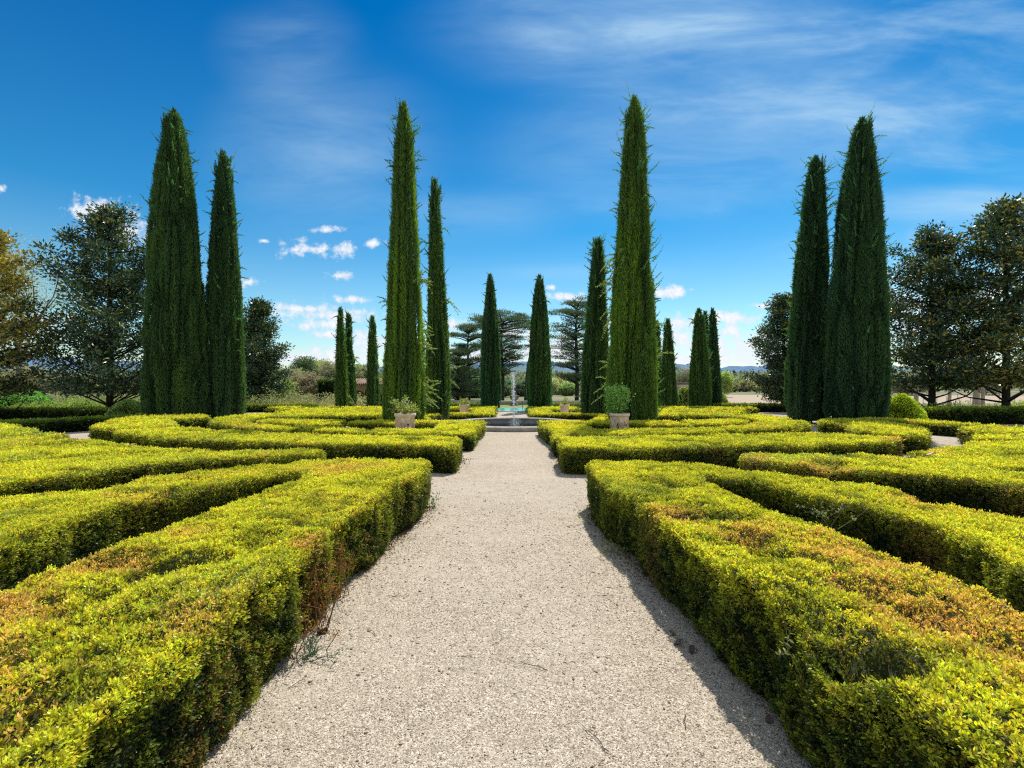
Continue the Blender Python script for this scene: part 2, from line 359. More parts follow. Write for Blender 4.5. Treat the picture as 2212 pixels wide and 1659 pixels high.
    dd = np.hypot(np.linalg.norm(mid, axis=1), 1.3); s0 = leafsize(dd)
    facing = (-(mid * nv).sum(1) / np.linalg.norm(mid, axis=1)) > -.25
    n = (L * h * 8.2 / KS * dens * np.where(facing, 1, .3) * np.where(mid[:, 1] > .6, 1, .3) / s0 ** 2).astype(int) + 1
    idx = np.repeat(np.arange(len(L)), n); t = R.random(len(idx)); zz = (R.random(len(idx))) * h
    q0 = op[idx] + seg[idx] * t[:, None]; nn = vnrm[idx] * (1 - t[:, None]) + vnrm[(idx + 1) % len(op)] * t[:, None]
    s = s0[idx]; dep = R.random(len(idx)) ** 1.5; nf = np.clip(7 - np.hypot(q0[:, 0], q0[:, 1]), 0, 4) / 4; tu = vn(q0[:, 0] * 1.4, q0[:, 1] * 1.4, zz * 1.2, 11, 34) * .6 + vn(q0[:, 0], q0[:, 1], zz, 26, 35) * .4
    off = tu * .036 * nf * rough + side_off(q0[:, 0], q0[:, 1], zz, h, rough) - dep * np.minimum(.07, s * 2.4) - .012 * np.clip((zz - h + .04) / .04, 0, 1) ** 2 + R.random(len(idx)) ** 8 * s * 2
    q = q0 + nn * off[:, None]
    tz = topz(q[:, 0], q[:, 1], h, rough); zz = np.minimum(zz * tz / h, tz - .01)
    dirs = np.concatenate([nn * .75, np.full((len(idx), 1), .45)], 1) + R.normal(0, .55, (len(idx), 3))
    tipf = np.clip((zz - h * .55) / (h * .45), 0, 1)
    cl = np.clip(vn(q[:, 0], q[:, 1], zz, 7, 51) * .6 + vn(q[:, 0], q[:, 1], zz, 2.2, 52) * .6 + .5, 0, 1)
    g = np.clip(.40 + dep * .55 + .28 * (R.random(len(idx)) - .5) + (1 - cl) * .45 - tipf * .42 - tu * .6 * nf, 0, 1)  # older side leaves, plus face shade and tuft hollows painted darker
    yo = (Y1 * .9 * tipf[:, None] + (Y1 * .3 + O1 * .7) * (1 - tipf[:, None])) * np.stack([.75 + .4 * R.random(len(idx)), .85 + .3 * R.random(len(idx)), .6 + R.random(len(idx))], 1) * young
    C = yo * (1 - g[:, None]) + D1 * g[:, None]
    o_ = np.maximum(patches(q0[:, 0], q0[:, 1]) * .65, np.clip(vn(q0[:, 0], q0[:, 1], zz * .25, 1.7, 53) + side_tan - .55, 0, .8) * 1.4)[:, None] * 1.0; o_ = (R.random((len(idx), 1)) < o_) * (.6 + .4 * R.random((len(idx), 1)))
    C = C * (1 - o_) + T1 * (.5 + .7 * R.random((len(idx), 1))) * o_
    sp = R.random(len(idx)) * .5 + .75
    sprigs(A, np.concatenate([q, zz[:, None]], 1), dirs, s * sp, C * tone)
    # --- sprigs standing proud of the clipped surface, near the path only
    # --- inner twiggy body
    ins = .085 if dmin < 12 else .06
    gs = .12 if dmax < 9 else (.22 if dmax < 16 else .4)
    g1, g2 = [t.ravel() for t in np.meshgrid(np.arange(lo[0], hi[0], gs), np.arange(lo[1], hi[1], gs))]
    gp = np.stack([g1, g2], 1) + R.normal(0, gs * .08, (len(g1), 2)); gp = gp[inside(gp, op)]; gp = gp[seg_dist(gp, op) > max(.09, gs * .35)]
    ip = op - vnrm * ins; nb = len(ip)
    vs = [Vector(p) for p in np.concatenate([ip, gp])]
    r = geometry.delaunay_2d_cdt(vs, [], [list(range(nb))], 1, 1e-5)
    tv = np.array([[v.x, v.y] for v in r[0]]); tf = np.array([f for f in r[2] if len(f) == 3])
    bz = seg_dist(tv, op); tz = topz(tv[:, 0], tv[:, 1], h, rough) - ins - .05 * np.clip(1 - bz / .1, 0, 1)
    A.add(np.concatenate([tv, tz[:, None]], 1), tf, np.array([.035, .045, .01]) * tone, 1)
    lv = 5; rows = []
    for i in range(lv + 1):
        zf = i / lv; zc = zf * h; w = op + vnrm * (side_off(op[:, 0], op[:, 1], zc, h, rough) - ins)[:, None]
        if i == lv: w = ip; zt = topz(ip[:, 0], ip[:, 1], h, rough) - ins - .05
        else: zt = np.full(nb, zc)
        rows.append(np.concatenate([w, zt[:, None] if i == lv else zt[:, None]], 1))
    V = np.array(rows); i = np.arange(lv)[:, None] * nb; j = np.arange(nb)[None]; j2 = (j + 1) % nb
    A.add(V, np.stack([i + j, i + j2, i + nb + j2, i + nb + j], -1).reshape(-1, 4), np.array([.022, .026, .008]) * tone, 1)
    ob = A.build(name, [M_BOX, M_BARK], loc=(op[:, 0].mean(), op[:, 1].mean(), 0))
    return tag(ob, label, cat, group)
def mir(p): return [(-x, y) for x, y in p]
# left near block with its long slot
LEFT_HEDGE = hedge([(-1.30, -.6), (-1.33, 2.0), (-1.34, 3.4), (-1.24, 4.6), (-1.27, 5.2), (-1.12, 5.5), (-1.10, 6.72), (-2.1, 6.85), (-2.85, 6.8), (-3.4, 6.0), (-4.2, 5.3), (-4.75, 4.5), (-5.0, 3.2), (-5.0, -.6), (-3.2, -.6), (-3.28, 3.1), (-3.5, 3.9), (-3.45, 4.7), (-3.1, 5.15), (-2.5, 5.95), (-2.38, 5.5), (-2.52, 4.6), (-2.58, 3.6), (-2.6, 2.5), (-2.6, -.6)],
      .6, 'big near box hedge left of the path with rusty dead twigs on its face', 1.15)
hedge([(-3.15, 8.35), (-3.12, 7.67), (-4.03, 7.53), (-4.68, 7.25), (-5.2, 6.65), (-5.65, 5.87), (-5.8, 5.2), (-5.85, -.6), (-8.3, -.6), (-8.3, 4), (-8.0, 5.45), (-7.15, 6.95), (-6.05, 7.82), (-5.0, 8.05)],
      .55, 'curved box hedge with dark ragged face directly behind the nearest left hedge', 1.2)
hedge([(-5.1, 8.47), (-6.3, 8.28), (-7.55, 7.32), (-8.45, 5.7), (-8.75, 4), (-8.75, 1), (-16, 1), (-18, 7.6), (-14, 9.0), (-11.5, 9.85), (-9.9, 10.2), (-8.86, 10.2), (-7.7, 9.5), (-6.7, 8.85), (-5.6, 8.55)],
      .53, 'broad flat-topped hedge bed at the left edge with a pale fallen leaf on top', 1.0)
hedge([(-18, 16), (-15.5, 14.7), (-14.1, 14.0), (-13.9, 13.6), (-12.5, 12.9), (-12.2, 12.4), (-10.5, 11.6), (-10.3, 11.1), (-11.4, 10.6), (-14, 9.8), (-18, 8.9)],
      .48, 'stepped hedge bed at the left edge beside the bend of the side path', .8)
hedge([(-1.05, 8.8), (-1.95, 9.1), (-3.12, 9.2), (-3.85, 9.3), (-4.94, 9.6), (-6.3, 9.82), (-7.66, 10.3), (-8.7, 11.0), (-9.5, 11.4), (-9.75, 11.8), (-9.55, 12.3), (-8.1, 12.4), (-6.6, 11.7), (-5.0, 11.2), (-3.9, 10.75), (-2.5, 10.65), (-1.05, 10.3)],
      .54, 'long curved hedge left of the path with bluish sprigs on its right end', .9)
hedge([(-.95, 11.75), (-.82, 15.9), (-5.1, 16.0), (-5.2, 14.9), (-2.3, 14.95), (-2.15, 12.95), (-4.5, 13.3), (-5.75, 13.75), (-5.7, 12.85), (-4.8, 12.4), (-3.1, 11.9)],
      .47, 'hedge enclosing the bed of the left terracotta planter beside the path', .8)
J = [(-5.85, 13.05), (-7.2, 13.6), (-8.5, 14.4), (-9.6, 15.4), (-10.6, 17), (-11, 18.6), (-10.4, 20), (-8.5, 20.6), (-5.2, 20.8), (-5.2, 19.2), (-8.0, 18.7), (-9.3, 18.5), (-9.4, 17.6), (-8.9, 16.4), (-8.0, 15.1), (-6.9, 14.3), (-5.9, 13.75)]
hedge(J, .45, 'curved ring hedge of the left knot garden beyond the planter', .8)
hedge([(-8.5, 15.9), (-7.2, 15.3), (-6.1, 14.9), (-5.5, 14.9), (-5.5, 16.3), (-6.5, 16.6), (-8.7, 17.2)], .45, 'short hedge inside the left ring hedge, in cypress shade', .8)
for i, (sd, nm) in enumerate(((-1, 'left'), (1, 'right'))):
    rowl = ['first straight hedge row behind the %s ring hedge', 'middle straight hedge row behind the %s ring hedge', 'last straight hedge row before the dark boundary hedge on the %s']
    hedge([(sd * 10.6, 21.4), (sd * 8, 21.5), (sd * 4.4, 21.5), (sd * 4.4, 22.5), (sd * 10.2, 22.6)], .43, rowl[0] % nm, .8)
    hedge([(sd * 11.6, 23.3), (sd * 4.6, 23.2), (sd * 4.6, 24.4), (sd * 8, 24.3), (sd * 11.4, 24.4)], .42, rowl[1] % nm, .8)
    hedge([(sd * 13, 25.2), (sd * 4.4, 25.3), (sd * 4.4, 26.6), (sd * 12.6, 26.6)], .41, rowl[2] % nm, .8)
    hedge([(sd * .78, 22.4), (sd * 4.6, 22.25), (sd * 4.0, 23.1), (sd * 2.1, 23.5), (sd * 2.1, 26.2), (sd * 3.9, 26.4), (sd * 3.9, 29.3), (sd * .85, 29.2)], .28, 'low bright hedge %s of the fountain jet around the small far planter' % nm, .5)
    hedge([(sd * 2.75, 16.9), (sd * 3.1, 18.4), (sd * 5.0, 18.2), (sd * 5.0, 19.3), (sd * 2.9, 20.3), (sd * 2.3, 22), (sd * 4.2, 21.9), (sd * 4.3, 20.9), (sd * 5.1, 17.0)][:5] + [(sd * 5.0, 16.8)], .42, 'small hedge by the foot of the tall cypress %s of the fountain' % nm, .7)
hedge([(-12.1, 13.9), (-13.6, 16.4), (-13.7, 17.4), (-12.6, 18.5), (-11.7, 18.6), (-10.6, 17.1), (-11.4, 16.3), (-9.5, 13.9), (-9.6, 13.3), (-10.8, 12.96), (-11.6, 13.2)],
      .5, 'hedge island in front of the widest left cypress, brown on its right face', .8, side_tan=.35)
# right side
hedge(mir([(-1.36, -.6), (-1.28, 2.2), (-1.20, 2.9), (-1.12, 4.0), (-1.16, 4.7), (-1.02, 4.9), (-.98, 5.5), (-1.02, 6.68), (-1.6, 6.8), (-2.35, 6.45), (-2.8, 6.1), (-3.35, 5.35), (-3.85, 4.9), (-3.75, 4.4), (-4.1, 3.8), (-4.5, 2.6), (-4.6, -.6), (-2.85, -.6), (-2.95, 2.8), (-3.22, 3.3), (-3.22, 4.0), (-2.9, 4.6), (-2.85, 5.2), (-2.25, 5.95), (-2.1, 5.2), (-2.18, 4.3), (-2.32, 3.3), (-2.4, 2.4), (-2.42, -.6)]),
      .6, 'big near box hedge right of the path with an orange patch on top', 1.2)
hedge([(3.4, 7.3), (3.7, 7.75), (4.18, 7.8), (5.6, 7.85), (6.1, 7.7), (7.06, 8.2), (7.8, 8.72), (9.5, 8.72), (13, 8.45), (13, 6.15), (8.5, 6.25), (6.35, 6.5), (6.3, 6.2), (8.4, 5.85), (13, 5.75), (13, -.6), (5.9, -.6), (5.9, 4.6), (5.7, 5.6), (5.35, 6.05), (4.85, 6.2), (4.4, 6.75), (3.9, 6.95)],
      .55, 'wide hedge bed with dark ragged face directly behind the nearest right hedge', 1.25, side_tan=.15)
hedge([(8.35, 9.0), (9.3, 10.0), (17, 9.75), (17, 8.8)], .5, 'first of the stepped hedge strips at the right edge, beside the side path', .8)
hedge([(9.95, 10.45), (10.7, 11.35), (18, 11.2), (18, 10.25)], .5, 'middle of the stepped hedge strips at the right edge', .8)
hedge([(11.7, 11.95), (12.4, 13.6), (20, 13.9), (20, 11.5)], .48, 'farthest of the stepped hedge strips at the right edge', .8)
hedge([(.94, 8.8), (2.07, 8.68), (3.2, 8.8), (4.07, 8.95), (5.3, 8.95), (6.9, 9.4), (7.8, 9.7), (8.15, 10.0), (8.05, 10.3), (7.3, 11.2), (6.2, 11.1), (4.95, 10.95), (3.6, 10.66), (.98, 10.3)],
      .54, 'long curved hedge right of the path with brown tuft on its far end', .9)
hedge([(.88, 10.75), (.98, 12), (.80, 15.0), (.82, 15.9), (5.2, 15.9), (5.4, 14.2), (2.25, 14.9), (2.25, 12.95), (4.5, 13.2), (5.75, 13.6), (5.7, 12.6), (4.8, 12.1), (3.1, 11.7), (2.0, 11.5), (1.7, 10.85)],
      .47, 'hedge enclosing the bed of the right terracotta planter beside the path', .8)
hedge([(5.9, 13.1), (7.2, 13.5), (8.2, 13.9), (9.0, 14.5), (9.7, 15.8), (10, 17.6), (10, 19.2), (9.2, 20.3), (5.2, 20.6), (5.2, 19.2), (8.0, 18.9), (8.6, 17.9), (8.5, 16.7), (7.7, 15.4), (6.9, 14.5), (5.9, 14.1)], .45, 'curved ring hedge of the right knot garden beyond the planter', .8)
hedge([(7.9, 15.9), (7.2, 15.3), (6.1, 14.9), (5.6, 14.9), (5.6, 16.4), (6.5, 16.7), (8.0, 17.2)], .45, 'short hedge inside the right ring hedge', .8)
hedge([(9.65, 15.45), (9.45, 14.9), (9.7, 13.9), (9.1, 13.2), (8.7, 12.3), (8.9, 11.5), (9.3, 11.15), (9.7, 11.3), (10.15, 11.7), (10.9, 12.6), (11.5, 13.9), (11.8, 15.3), (11.4, 16.1), (10.5, 16.3)],
      .5, 'rounded hedge island in front of the widest cypress on the right', .8)
hedge([(12.3, 17.6), (13.3, 16.4), (13.9, 14.3), (14.9, 14.4), (14.5, 16.9), (13.2, 18.2)], .42, 'hedge behind the side path on the right, below the round bush', .8)
hedge([(-17.5, 14.0), (-15.6, 15.4), (-14.2, 17.9), (-14.0, 19), (-14.8, 19), (-16.3, 16.4), (-18, 15)], .47, 'shaded hedge behind the side path on the left, dark front face', .7, tone=(.45, .62, .7))  # tone darkens the leaves, painting its shade into the colour
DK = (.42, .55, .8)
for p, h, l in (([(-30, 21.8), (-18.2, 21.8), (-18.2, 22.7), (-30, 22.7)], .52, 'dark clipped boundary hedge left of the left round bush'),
                ([(17.1, 19.7), (30, 19.7), (30, 20.8), (17.1, 20.8)], .67, 'dark square-cut boundary hedge under the right magnolias'),
                ([(-16.5, 27.6), (-11.6, 28.6), (-11.6, 29.3), (-16.5, 28.4)], .45, 'low dark boundary hedge between the left cypress pair and the stone arcade'),
                ([(12.0, 28.6), (18.0, 27.8), (18, 28.6), (12.0, 29.4)], .47, 'low dark boundary hedge in front of the pinkish field'),
                ([(-5.4, 31.6), (-1.9, 31.6), (-1.9, 32.2), (-5.4, 32.2)], .37, 'low dark hedge behind the small far planter on the left'),
                ([(2.4, 31.4), (6.2, 31.4), (6.2, 32), (2.4, 32)], .37, 'low dark hedge behind the small far planter on the right'),
                ([(8.0, 29.8), (12, 29.5), (12, 30.2), (8.0, 30.4)], .4, 'low dark hedge at the foot of the long stone wall')):
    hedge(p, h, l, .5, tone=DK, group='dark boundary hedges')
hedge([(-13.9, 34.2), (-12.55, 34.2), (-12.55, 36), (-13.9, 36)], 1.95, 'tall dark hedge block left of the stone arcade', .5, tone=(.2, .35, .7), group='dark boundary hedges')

# ---------------------------------------------------------------- cypresses
CYG = np.array([.12, .22, .07]); CYD = np.array([.012, .038, .026]); CYY = np.array([.30, .48, .06]); CYB = np.array([.05, .145, .10])
PT = np.array([0, .04, .12, .3, .5, .68, .82, .92, .97, 1.0]); PW = np.array([.86, .96, .98, .90, .74, .58, .45, .33, .2, .03]); PF = np.array([.84, .95, 1.0, .93, .78, .64, .49, .34, .22, .03])
def cypress(cx, topx, topy, w, Y, label, green=.3, stray=50, big=0, shag=1.0, seed=1):
    X = gx(cx, Y); H = gz(topy, Y); rad = w / 1045 * Y / 2; lean = gx(topx, Y) - X
    o = empty('cypress_tree', (X, Y, 0), label, 'tree', 'clipped cypress trees')
    rg = np.random.default_rng(seed); pw = PF if seed in (101, 102, 112, 113, 105, 106) else PW
    def prof(t): return np.interp(t, PT, pw) * rad
    ph = rg.random(8) * 6.28
    def rib(th, t):
        return 1 + .06 * np.sin(5 * th + ph[0] + 3 * t) + .04 * np.sin(9 * th + ph[1] - 4 * t) + .09 * vn(np.cos(th) * 2, np.sin(th) * 2, t * H * .35, 1.3, seed) + .055 * vn(np.cos(th) * 3, np.sin(th) * 3, t * H * 1.2, 2, seed + 5)
    def groove(th, z): return np.clip(np.abs(vn(np.cos(th) * 2.6 + 9, np.sin(th) * 2.6, z * .22, 1.5, seed + 8)) * 3.4, 0, 1)
    n = int(2700 * 2 * math.pi * rad * .7 * H * (17 / Y) ** 1.2); n = min(n, 280000)
    t = np.clip(rg.random(n * 2), 0, 1); t = t[rg.random(n * 2) < np.interp(t, PT, pw)][:n]; n = len(t)
    th = rg.random(n) * 2 * math.pi; dep = rg.random(n) ** 1.5
    r = prof(t) * rib(th, t) - dep * .09 - .05 + rg.random(n) ** 7 * .07
    gv = groove(th, t * H); r = r - (1 - gv) * .10 * (.4 + shag * .6)
    r = np.maximum(r, 0.0)
    bow = lean * t ** 1.3
    P = np.stack([np.cos(th) * r + bow, np.sin(th) * r, .12 + t * (H - .3) - .02], 1)
    out = np.stack([np.cos(th), np.sin(th), np.zeros(n)], 1)
    sk = shag * (.25 + .75 * t)[:, None]
    D = np.array([0, 0, 1.0]) + out * (.28 + .2 * sk) + rg.normal(0, .2, (n, 3)) * (.7 + sk)
    Lg = (.085 + .09 * rg.random(n)) * (.7 + .5 * t * shag) * max(1, Y / 20)
    W = (.015 + .011 * rg.random(n)) * max(1, Y / 17)
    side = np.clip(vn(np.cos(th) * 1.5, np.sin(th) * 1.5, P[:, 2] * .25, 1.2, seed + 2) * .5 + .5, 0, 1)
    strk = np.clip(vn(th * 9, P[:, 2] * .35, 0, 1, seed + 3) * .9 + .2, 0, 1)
    gk = np.clip(dep * .7 + .3 * rg.random(n) - .1 + (1 - gv) * .6 + .22 * vn(th * 5, P[:, 2] * .8, 0, 1.3, seed + 6), 0, 1)[:, None]  # grooves and deeper sprays darkened, crease shade painted into the colour
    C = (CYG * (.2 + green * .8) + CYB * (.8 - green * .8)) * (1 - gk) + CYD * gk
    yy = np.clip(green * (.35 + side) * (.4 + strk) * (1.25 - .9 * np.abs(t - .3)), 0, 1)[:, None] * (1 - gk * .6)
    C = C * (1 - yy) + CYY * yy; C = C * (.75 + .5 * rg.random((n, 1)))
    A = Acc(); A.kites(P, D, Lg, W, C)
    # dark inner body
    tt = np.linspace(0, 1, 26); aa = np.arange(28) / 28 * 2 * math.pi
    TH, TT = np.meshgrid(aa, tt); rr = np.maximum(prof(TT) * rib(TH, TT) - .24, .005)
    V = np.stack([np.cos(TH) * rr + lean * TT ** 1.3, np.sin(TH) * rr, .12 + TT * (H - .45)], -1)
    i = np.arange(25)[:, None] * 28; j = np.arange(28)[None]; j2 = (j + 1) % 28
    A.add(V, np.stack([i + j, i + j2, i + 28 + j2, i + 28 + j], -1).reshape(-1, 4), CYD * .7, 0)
    # plumes of new shoots that stand out of the clipped surface
    def plume(p0, d0, ln, droop, col, wd):
        k = 16; u = np.linspace(0, 1, k)[:, None]
        pts = p0 + d0 * ln * u + np.array([0, 0, 1.0]) * (ln * droop * u ** 2)
        tg = nrm(np.gradient(pts, axis=0)); m = 3
        PP = np.repeat(pts, m, 0); DD = np.repeat(tg, m, 0) + rg.normal(0, .55, (k * m, 3)); LL = np.repeat((1 - u[:, 0] * .75), m) * ln * .26
        A.kites(PP, DD, LL, wd * np.ones(len(PP)), np.tile(col, (len(PP), 1)) * (.7 + .6 * rg.random((len(PP), 1))))
    for _ in range(stray):
        t0 = rg.random() ** .75; th0 = rg.random() * 6.283; r0 = float(prof(t0) * rib(np.array(th0), np.array(t0))) * .96
        p0 = np.array([math.cos(th0) * r0 + lean * t0 ** 1.3, math.sin(th0) * r0, .2 + t0 * (H - .5)])
        d0 = nrm(np.array([math.cos(th0), math.sin(th0), .2 + .9 * rg.random()]))
        plume(p0, d0, (.17 + .24 * rg.random()) * (.7 + .5 * t0) * (.8 + .25 * shag), rg.normal(0, .5), (CYG * .5 + CYB * .5) * (1 + 1.0 * rg.random()), .028 * max(1, Y / 17))
    for _ in range(7):
        t0 = rg.uniform(.84, .97); th0 = rg.random() * 6.283; r0 = float(prof(t0)) * .8
        p0 = np.array([math.cos(th0) * r0 + lean * t0 ** 1.3, math.sin(th0) * r0, t0 * (H - .4)])
        for _k in range(3): plume(p0 + rg.normal(0, .04, 3), nrm(np.array([math.cos(th0) * .12, math.sin(th0) * .12, 1.0]) + rg.normal(0, .05, 3)), rg.uniform(.35, .75) * min(1, H / 9), 0, CYG * .55 + CYB * .3, .035 * max(1, Y / 17))
    for _ in range(big):
        t0 = .04 + rg.random() * .52; th0 = rg.choice([0.0, math.pi]) * (1 if rg.random() < .9 else .5) + rg.normal(0, .45); r0 = float(prof(t0)) * .88
        if cx < 1106 and math.cos(th0) < 0 and rg.random() < .8: th0 = math.pi - th0
        if cx > 1106 and math.cos(th0) > 0 and rg.random() < .6: th0 = math.pi - th0
        p0 = np.array([math.cos(th0) * r0 + lean * t0 ** 1.3, math.sin(th0) * r0, .2 + t0 * (H - .5)])
        for _k in range(2):
            d0 = nrm(np.array([math.cos(th0), math.sin(th0), rg.normal(.25, .5)]) + rg.normal(0, .2, 3))
            plume(p0, d0, .38 + .35 * rg.random(), rg.normal(-.4, .3), np.array([.3, .38, .16]), .038)
    A.build('crown', M_CYP, o)
    B = Acc(); B.tube([(0, 0, 0), (0, 0, .3), (lean * .2, 0, H * .4)], [.16, .13, .08], (.12, .085, .06), 8); B.build('trunk', M_BARK, o)
    return o
cypress(383, 376, 228, 125, 20.2, 'widest cypress on the left, tallest of the left pair', .32, 90, 0, .9, 101)
cypress(487, 483, 320, 82, 21.2, 'slimmer cypress right of the widest one in the left pair', .22, 70, 0, .8, 102)
cypress(873, 873, 212, 92, 17.0, 'tall green cypress behind the left terracotta planter', .8, 120, 16, 1.1, 103)
cypress(946, 939, 378, 56, 21.2, 'cypress just right of and behind the tall one by the left planter', .45, 70, 3, 1.0, 104)
cypress(1060, 1059, 588, 45, 30.2, 'narrow smooth cypress left of the fountain jet', .12, 35, 0, .6, 105)
cypress(1166, 1165, 590, 53, 29.8, 'smooth cypress right of the fountain jet', .25, 40, 0, .6, 106)
cypress(1286, 1293, 507, 64, 21.4, 'dark shaggy cypress left of and behind the tallest one by the right planter', .28, 110, 6, 1.5, 107)
cypress(1367, 1370, 200, 106, 17.0, 'tallest shaggy bright green cypress behind the right terracotta planter', .85, 170, 16, 1.5, 108)
cypress(1419, 1418, 690, 30, 31, 'thin cypress mostly hidden behind the right edge of the tallest cypress', .3, 20, 0, .8, 114)
cypress(1445, 1442, 684, 36, 27.8, 'small lone cypress between the tallest cypress and the trio on the right', .4, 40, 0, .9, 109)
cypress(1513, 1510, 662, 47, 27.5, 'front cypress of the small group right of centre', .4, 45, 0, .9, 110)
cypress(1543, 1539, 662, 32, 29.5, 'right cypress of the small group right of centre', .15, 40, 0, .8, 111)
cypress(1526, 1524, 668, 24, 30.5, 'hidden rear cypress of the small group right of centre', .2, 20, 0, .8, 115)
cypress(1746, 1763, 330, 88, 20.5, 'slimmer feathery cypress on the left of the right pair', .14, 150, 0, 1.4, 112)
cypress(1849, 1862, 247, 122, 18.8, 'widest dark cypress on the right, beside the round bush', .12, 140, 0, 1.3, 113)
cypress(740, 735, 660, 30, 27.8, 'front cypress of the small pair by the stone arcade', .5, 40, 2, .9, 116)
cypress(757, 752, 672, 26, 29, 'rear cypress of the small pair by the stone arcade', .25, 35, 2, .9, 117)
cypress(806, 804, 678, 30, 28.2, 'small cypress right of the arcade column', .35, 35, 1, .9, 118)

# ---------------------------------------------------------------- branching trees
def limbs(A, rg, p, d, ln, r, depth, col, tips, spread=.6, up=.25, kids=(2, 4), bend=.25):
    k = 5; pts = [np.array(p, float)]; dd = nrm(np.array(d, float))
    for i in range(k):
        dd = nrm(dd + rg.normal(0, bend * .35, 3) + np.array([0, 0, up * .12])); pts.append(pts[-1] + dd * ln / k)
    A.tube(pts, np.linspace(r, r * .55, k + 1), col, 6 if r > .04 else 4)
    if depth == 0: tips.append((pts[-1], dd)); tips.append((pts[-3], dd)); return
    for _ in range(rg.integers(kids[0], kids[1])):
        u = rg.uniform(.45, 1.0); q = pts[min(k, int(u * k) + 1)] if u > .9 else pts[int(u * k)]
        nd = nrm(dd + rg.normal(0, spread, 3) + np.array([0, 0, up]))
        limbs(A, rg, q, nd, ln * rg.uniform(.6, .85), r * .55, depth - 1, col, tips, spread, up, kids, bend)
def magnolia(px, topy, halfw, Y, label, seed, brown=.3, low=866, dens=1.0, basepx=None):
    rg = np.random.default_rng(seed); X = gx(px, Y); H = gz(topy, Y); rw = halfw / 1045 * Y; zl = max(gz(low, Y), .7)
    o = empty('magnolia_tree', (X, Y, 0), label, 'tree', 'dark evergreen magnolia trees')
    B = Acc(); tips = []
    tr = [(0, 0, -.02), (.03, 0, .8), (.06, .02, H * .4), (.0, 0, H * .75), (-.05, 0, H * .93)]
    B.tube(tr, [.19, .15, .12, .07, .03], (.045, .038, .03), 9)
    # clusters in an irregular crown
    cl = []; n = int(840 * dens)
    wt = lambda t: np.interp(t, [0, .08, .25, .45, .7, .88, 1], [.7, 1.0, 1.0, .94, .76, .5, .16])
    nb = int(58 * dens)
    for b in range(nb):
        t = (b + rg.random()) / nb; t = t ** .9; a = b * 2.4 + rg.normal(0, .3); ln = rw * wt(t) * rg.uniform(.5, 1.25)
        if rg.random() < .12: ln *= 1.2
        z0 = max(.55, zl + (H - zl) * t - ln * rg.uniform(.35, .75)); z1 = zl + (H - zl) * t + rg.normal(0, .15)
        p0 = np.array([.03, 0, z0]); p1 = np.array([math.cos(a) * ln, math.sin(a) * ln, z1]); pm = (p0 + p1) / 2 + np.array([0, 0, -.12]) + rg.normal(0, .1, 3)
        B.tube([p0, pm, p1], [.05, .032, .012], (.04, .034, .028), 5)
        m = int(n / nb * (.5 + wt(t)))
        for _ in range(m):
            u = rg.uniform(.12, 1.04) ** .8; q_ = (p0 * (1 - u) + pm * u) * (1 - u) + (pm * (1 - u) + p1 * u) * u
            cl.append(q_ + rg.normal(0, 1, 3) * np.array([.24, .24, .17]) * (1.15 - .55 * u) * rw / 2.3)
    for _ in range(26): cl.append(np.array([rg.normal(0, .12), rg.normal(0, .12), H * rg.uniform(.88, 1.0)]))
    cl = np.array(cl); lowc = cl[:, 2] < zl; cl[lowc, 2] = zl + (zl - cl[lowc, 2]) * .5
    A = Acc(); k = 26
    PC = np.repeat(cl, k, 0) + rg.normal(0, .13, (len(cl) * k, 3)) * np.array([1.25, 1.25, .8]); n = len(PC)
    D = nrm(PC - np.repeat(cl, k, 0)) + rg.normal(0, .35, (n, 3)) + np.array([0, 0, .35])
    top = np.repeat(np.clip(vn(cl[:, 0] + X, cl[:, 1], cl[:, 2], .5, seed + 9) * .8 + .3 + .4 * (cl[:, 2] / H - .5), 0, 1), k)
    br = (rg.random(n) < brown * (.25 + top))[:, None]
    C = np.array([.06, .12, .065]) * (.3 + 1.1 * rg.random((n, 1)))
    C = np.where(br, np.array([.50, .42, .09]) * (.5 + .8 * rg.random((n, 1))), C)
    yl = (rg.random(n) < .03 + .2 * brown * top)[:, None]; C = np.where(yl, np.array([.42, .38, .07]), C)
    A.kites(PC, D, .14 + .08 * rg.random(n), .062 + .03 * rg.random(n), C)
    A.build('crown', M_MAG, o); B.build('trunk', M_BARK, o)
magnolia(236, 452, 132, 24, 'large dark magnolia left of the widest left cypress', 31, .1, 845, 1.3)
magnolia(-18, 500, 112, 21.5, 'golden brown magnolia cut off by the left edge', 32, 1.0, 850, .6)
magnolia(560, 652, 62, 32, 'distant magnolia right of the left cypress pair', 33, .05, 868, .9)
magnolia(2012, 508, 112, 24, 'thin crowned magnolia right of the widest right cypress', 34, .14, 832, .95)
magnolia(2172, 440, 124, 22, 'magnolia at the right edge with yellow leaves on its left', 35, .45, 826, 1.05)
magnolia(1692, 640, 66, 30, 'distant magnolia half hidden behind the right cypress pair', 36, .12, 862, .7)

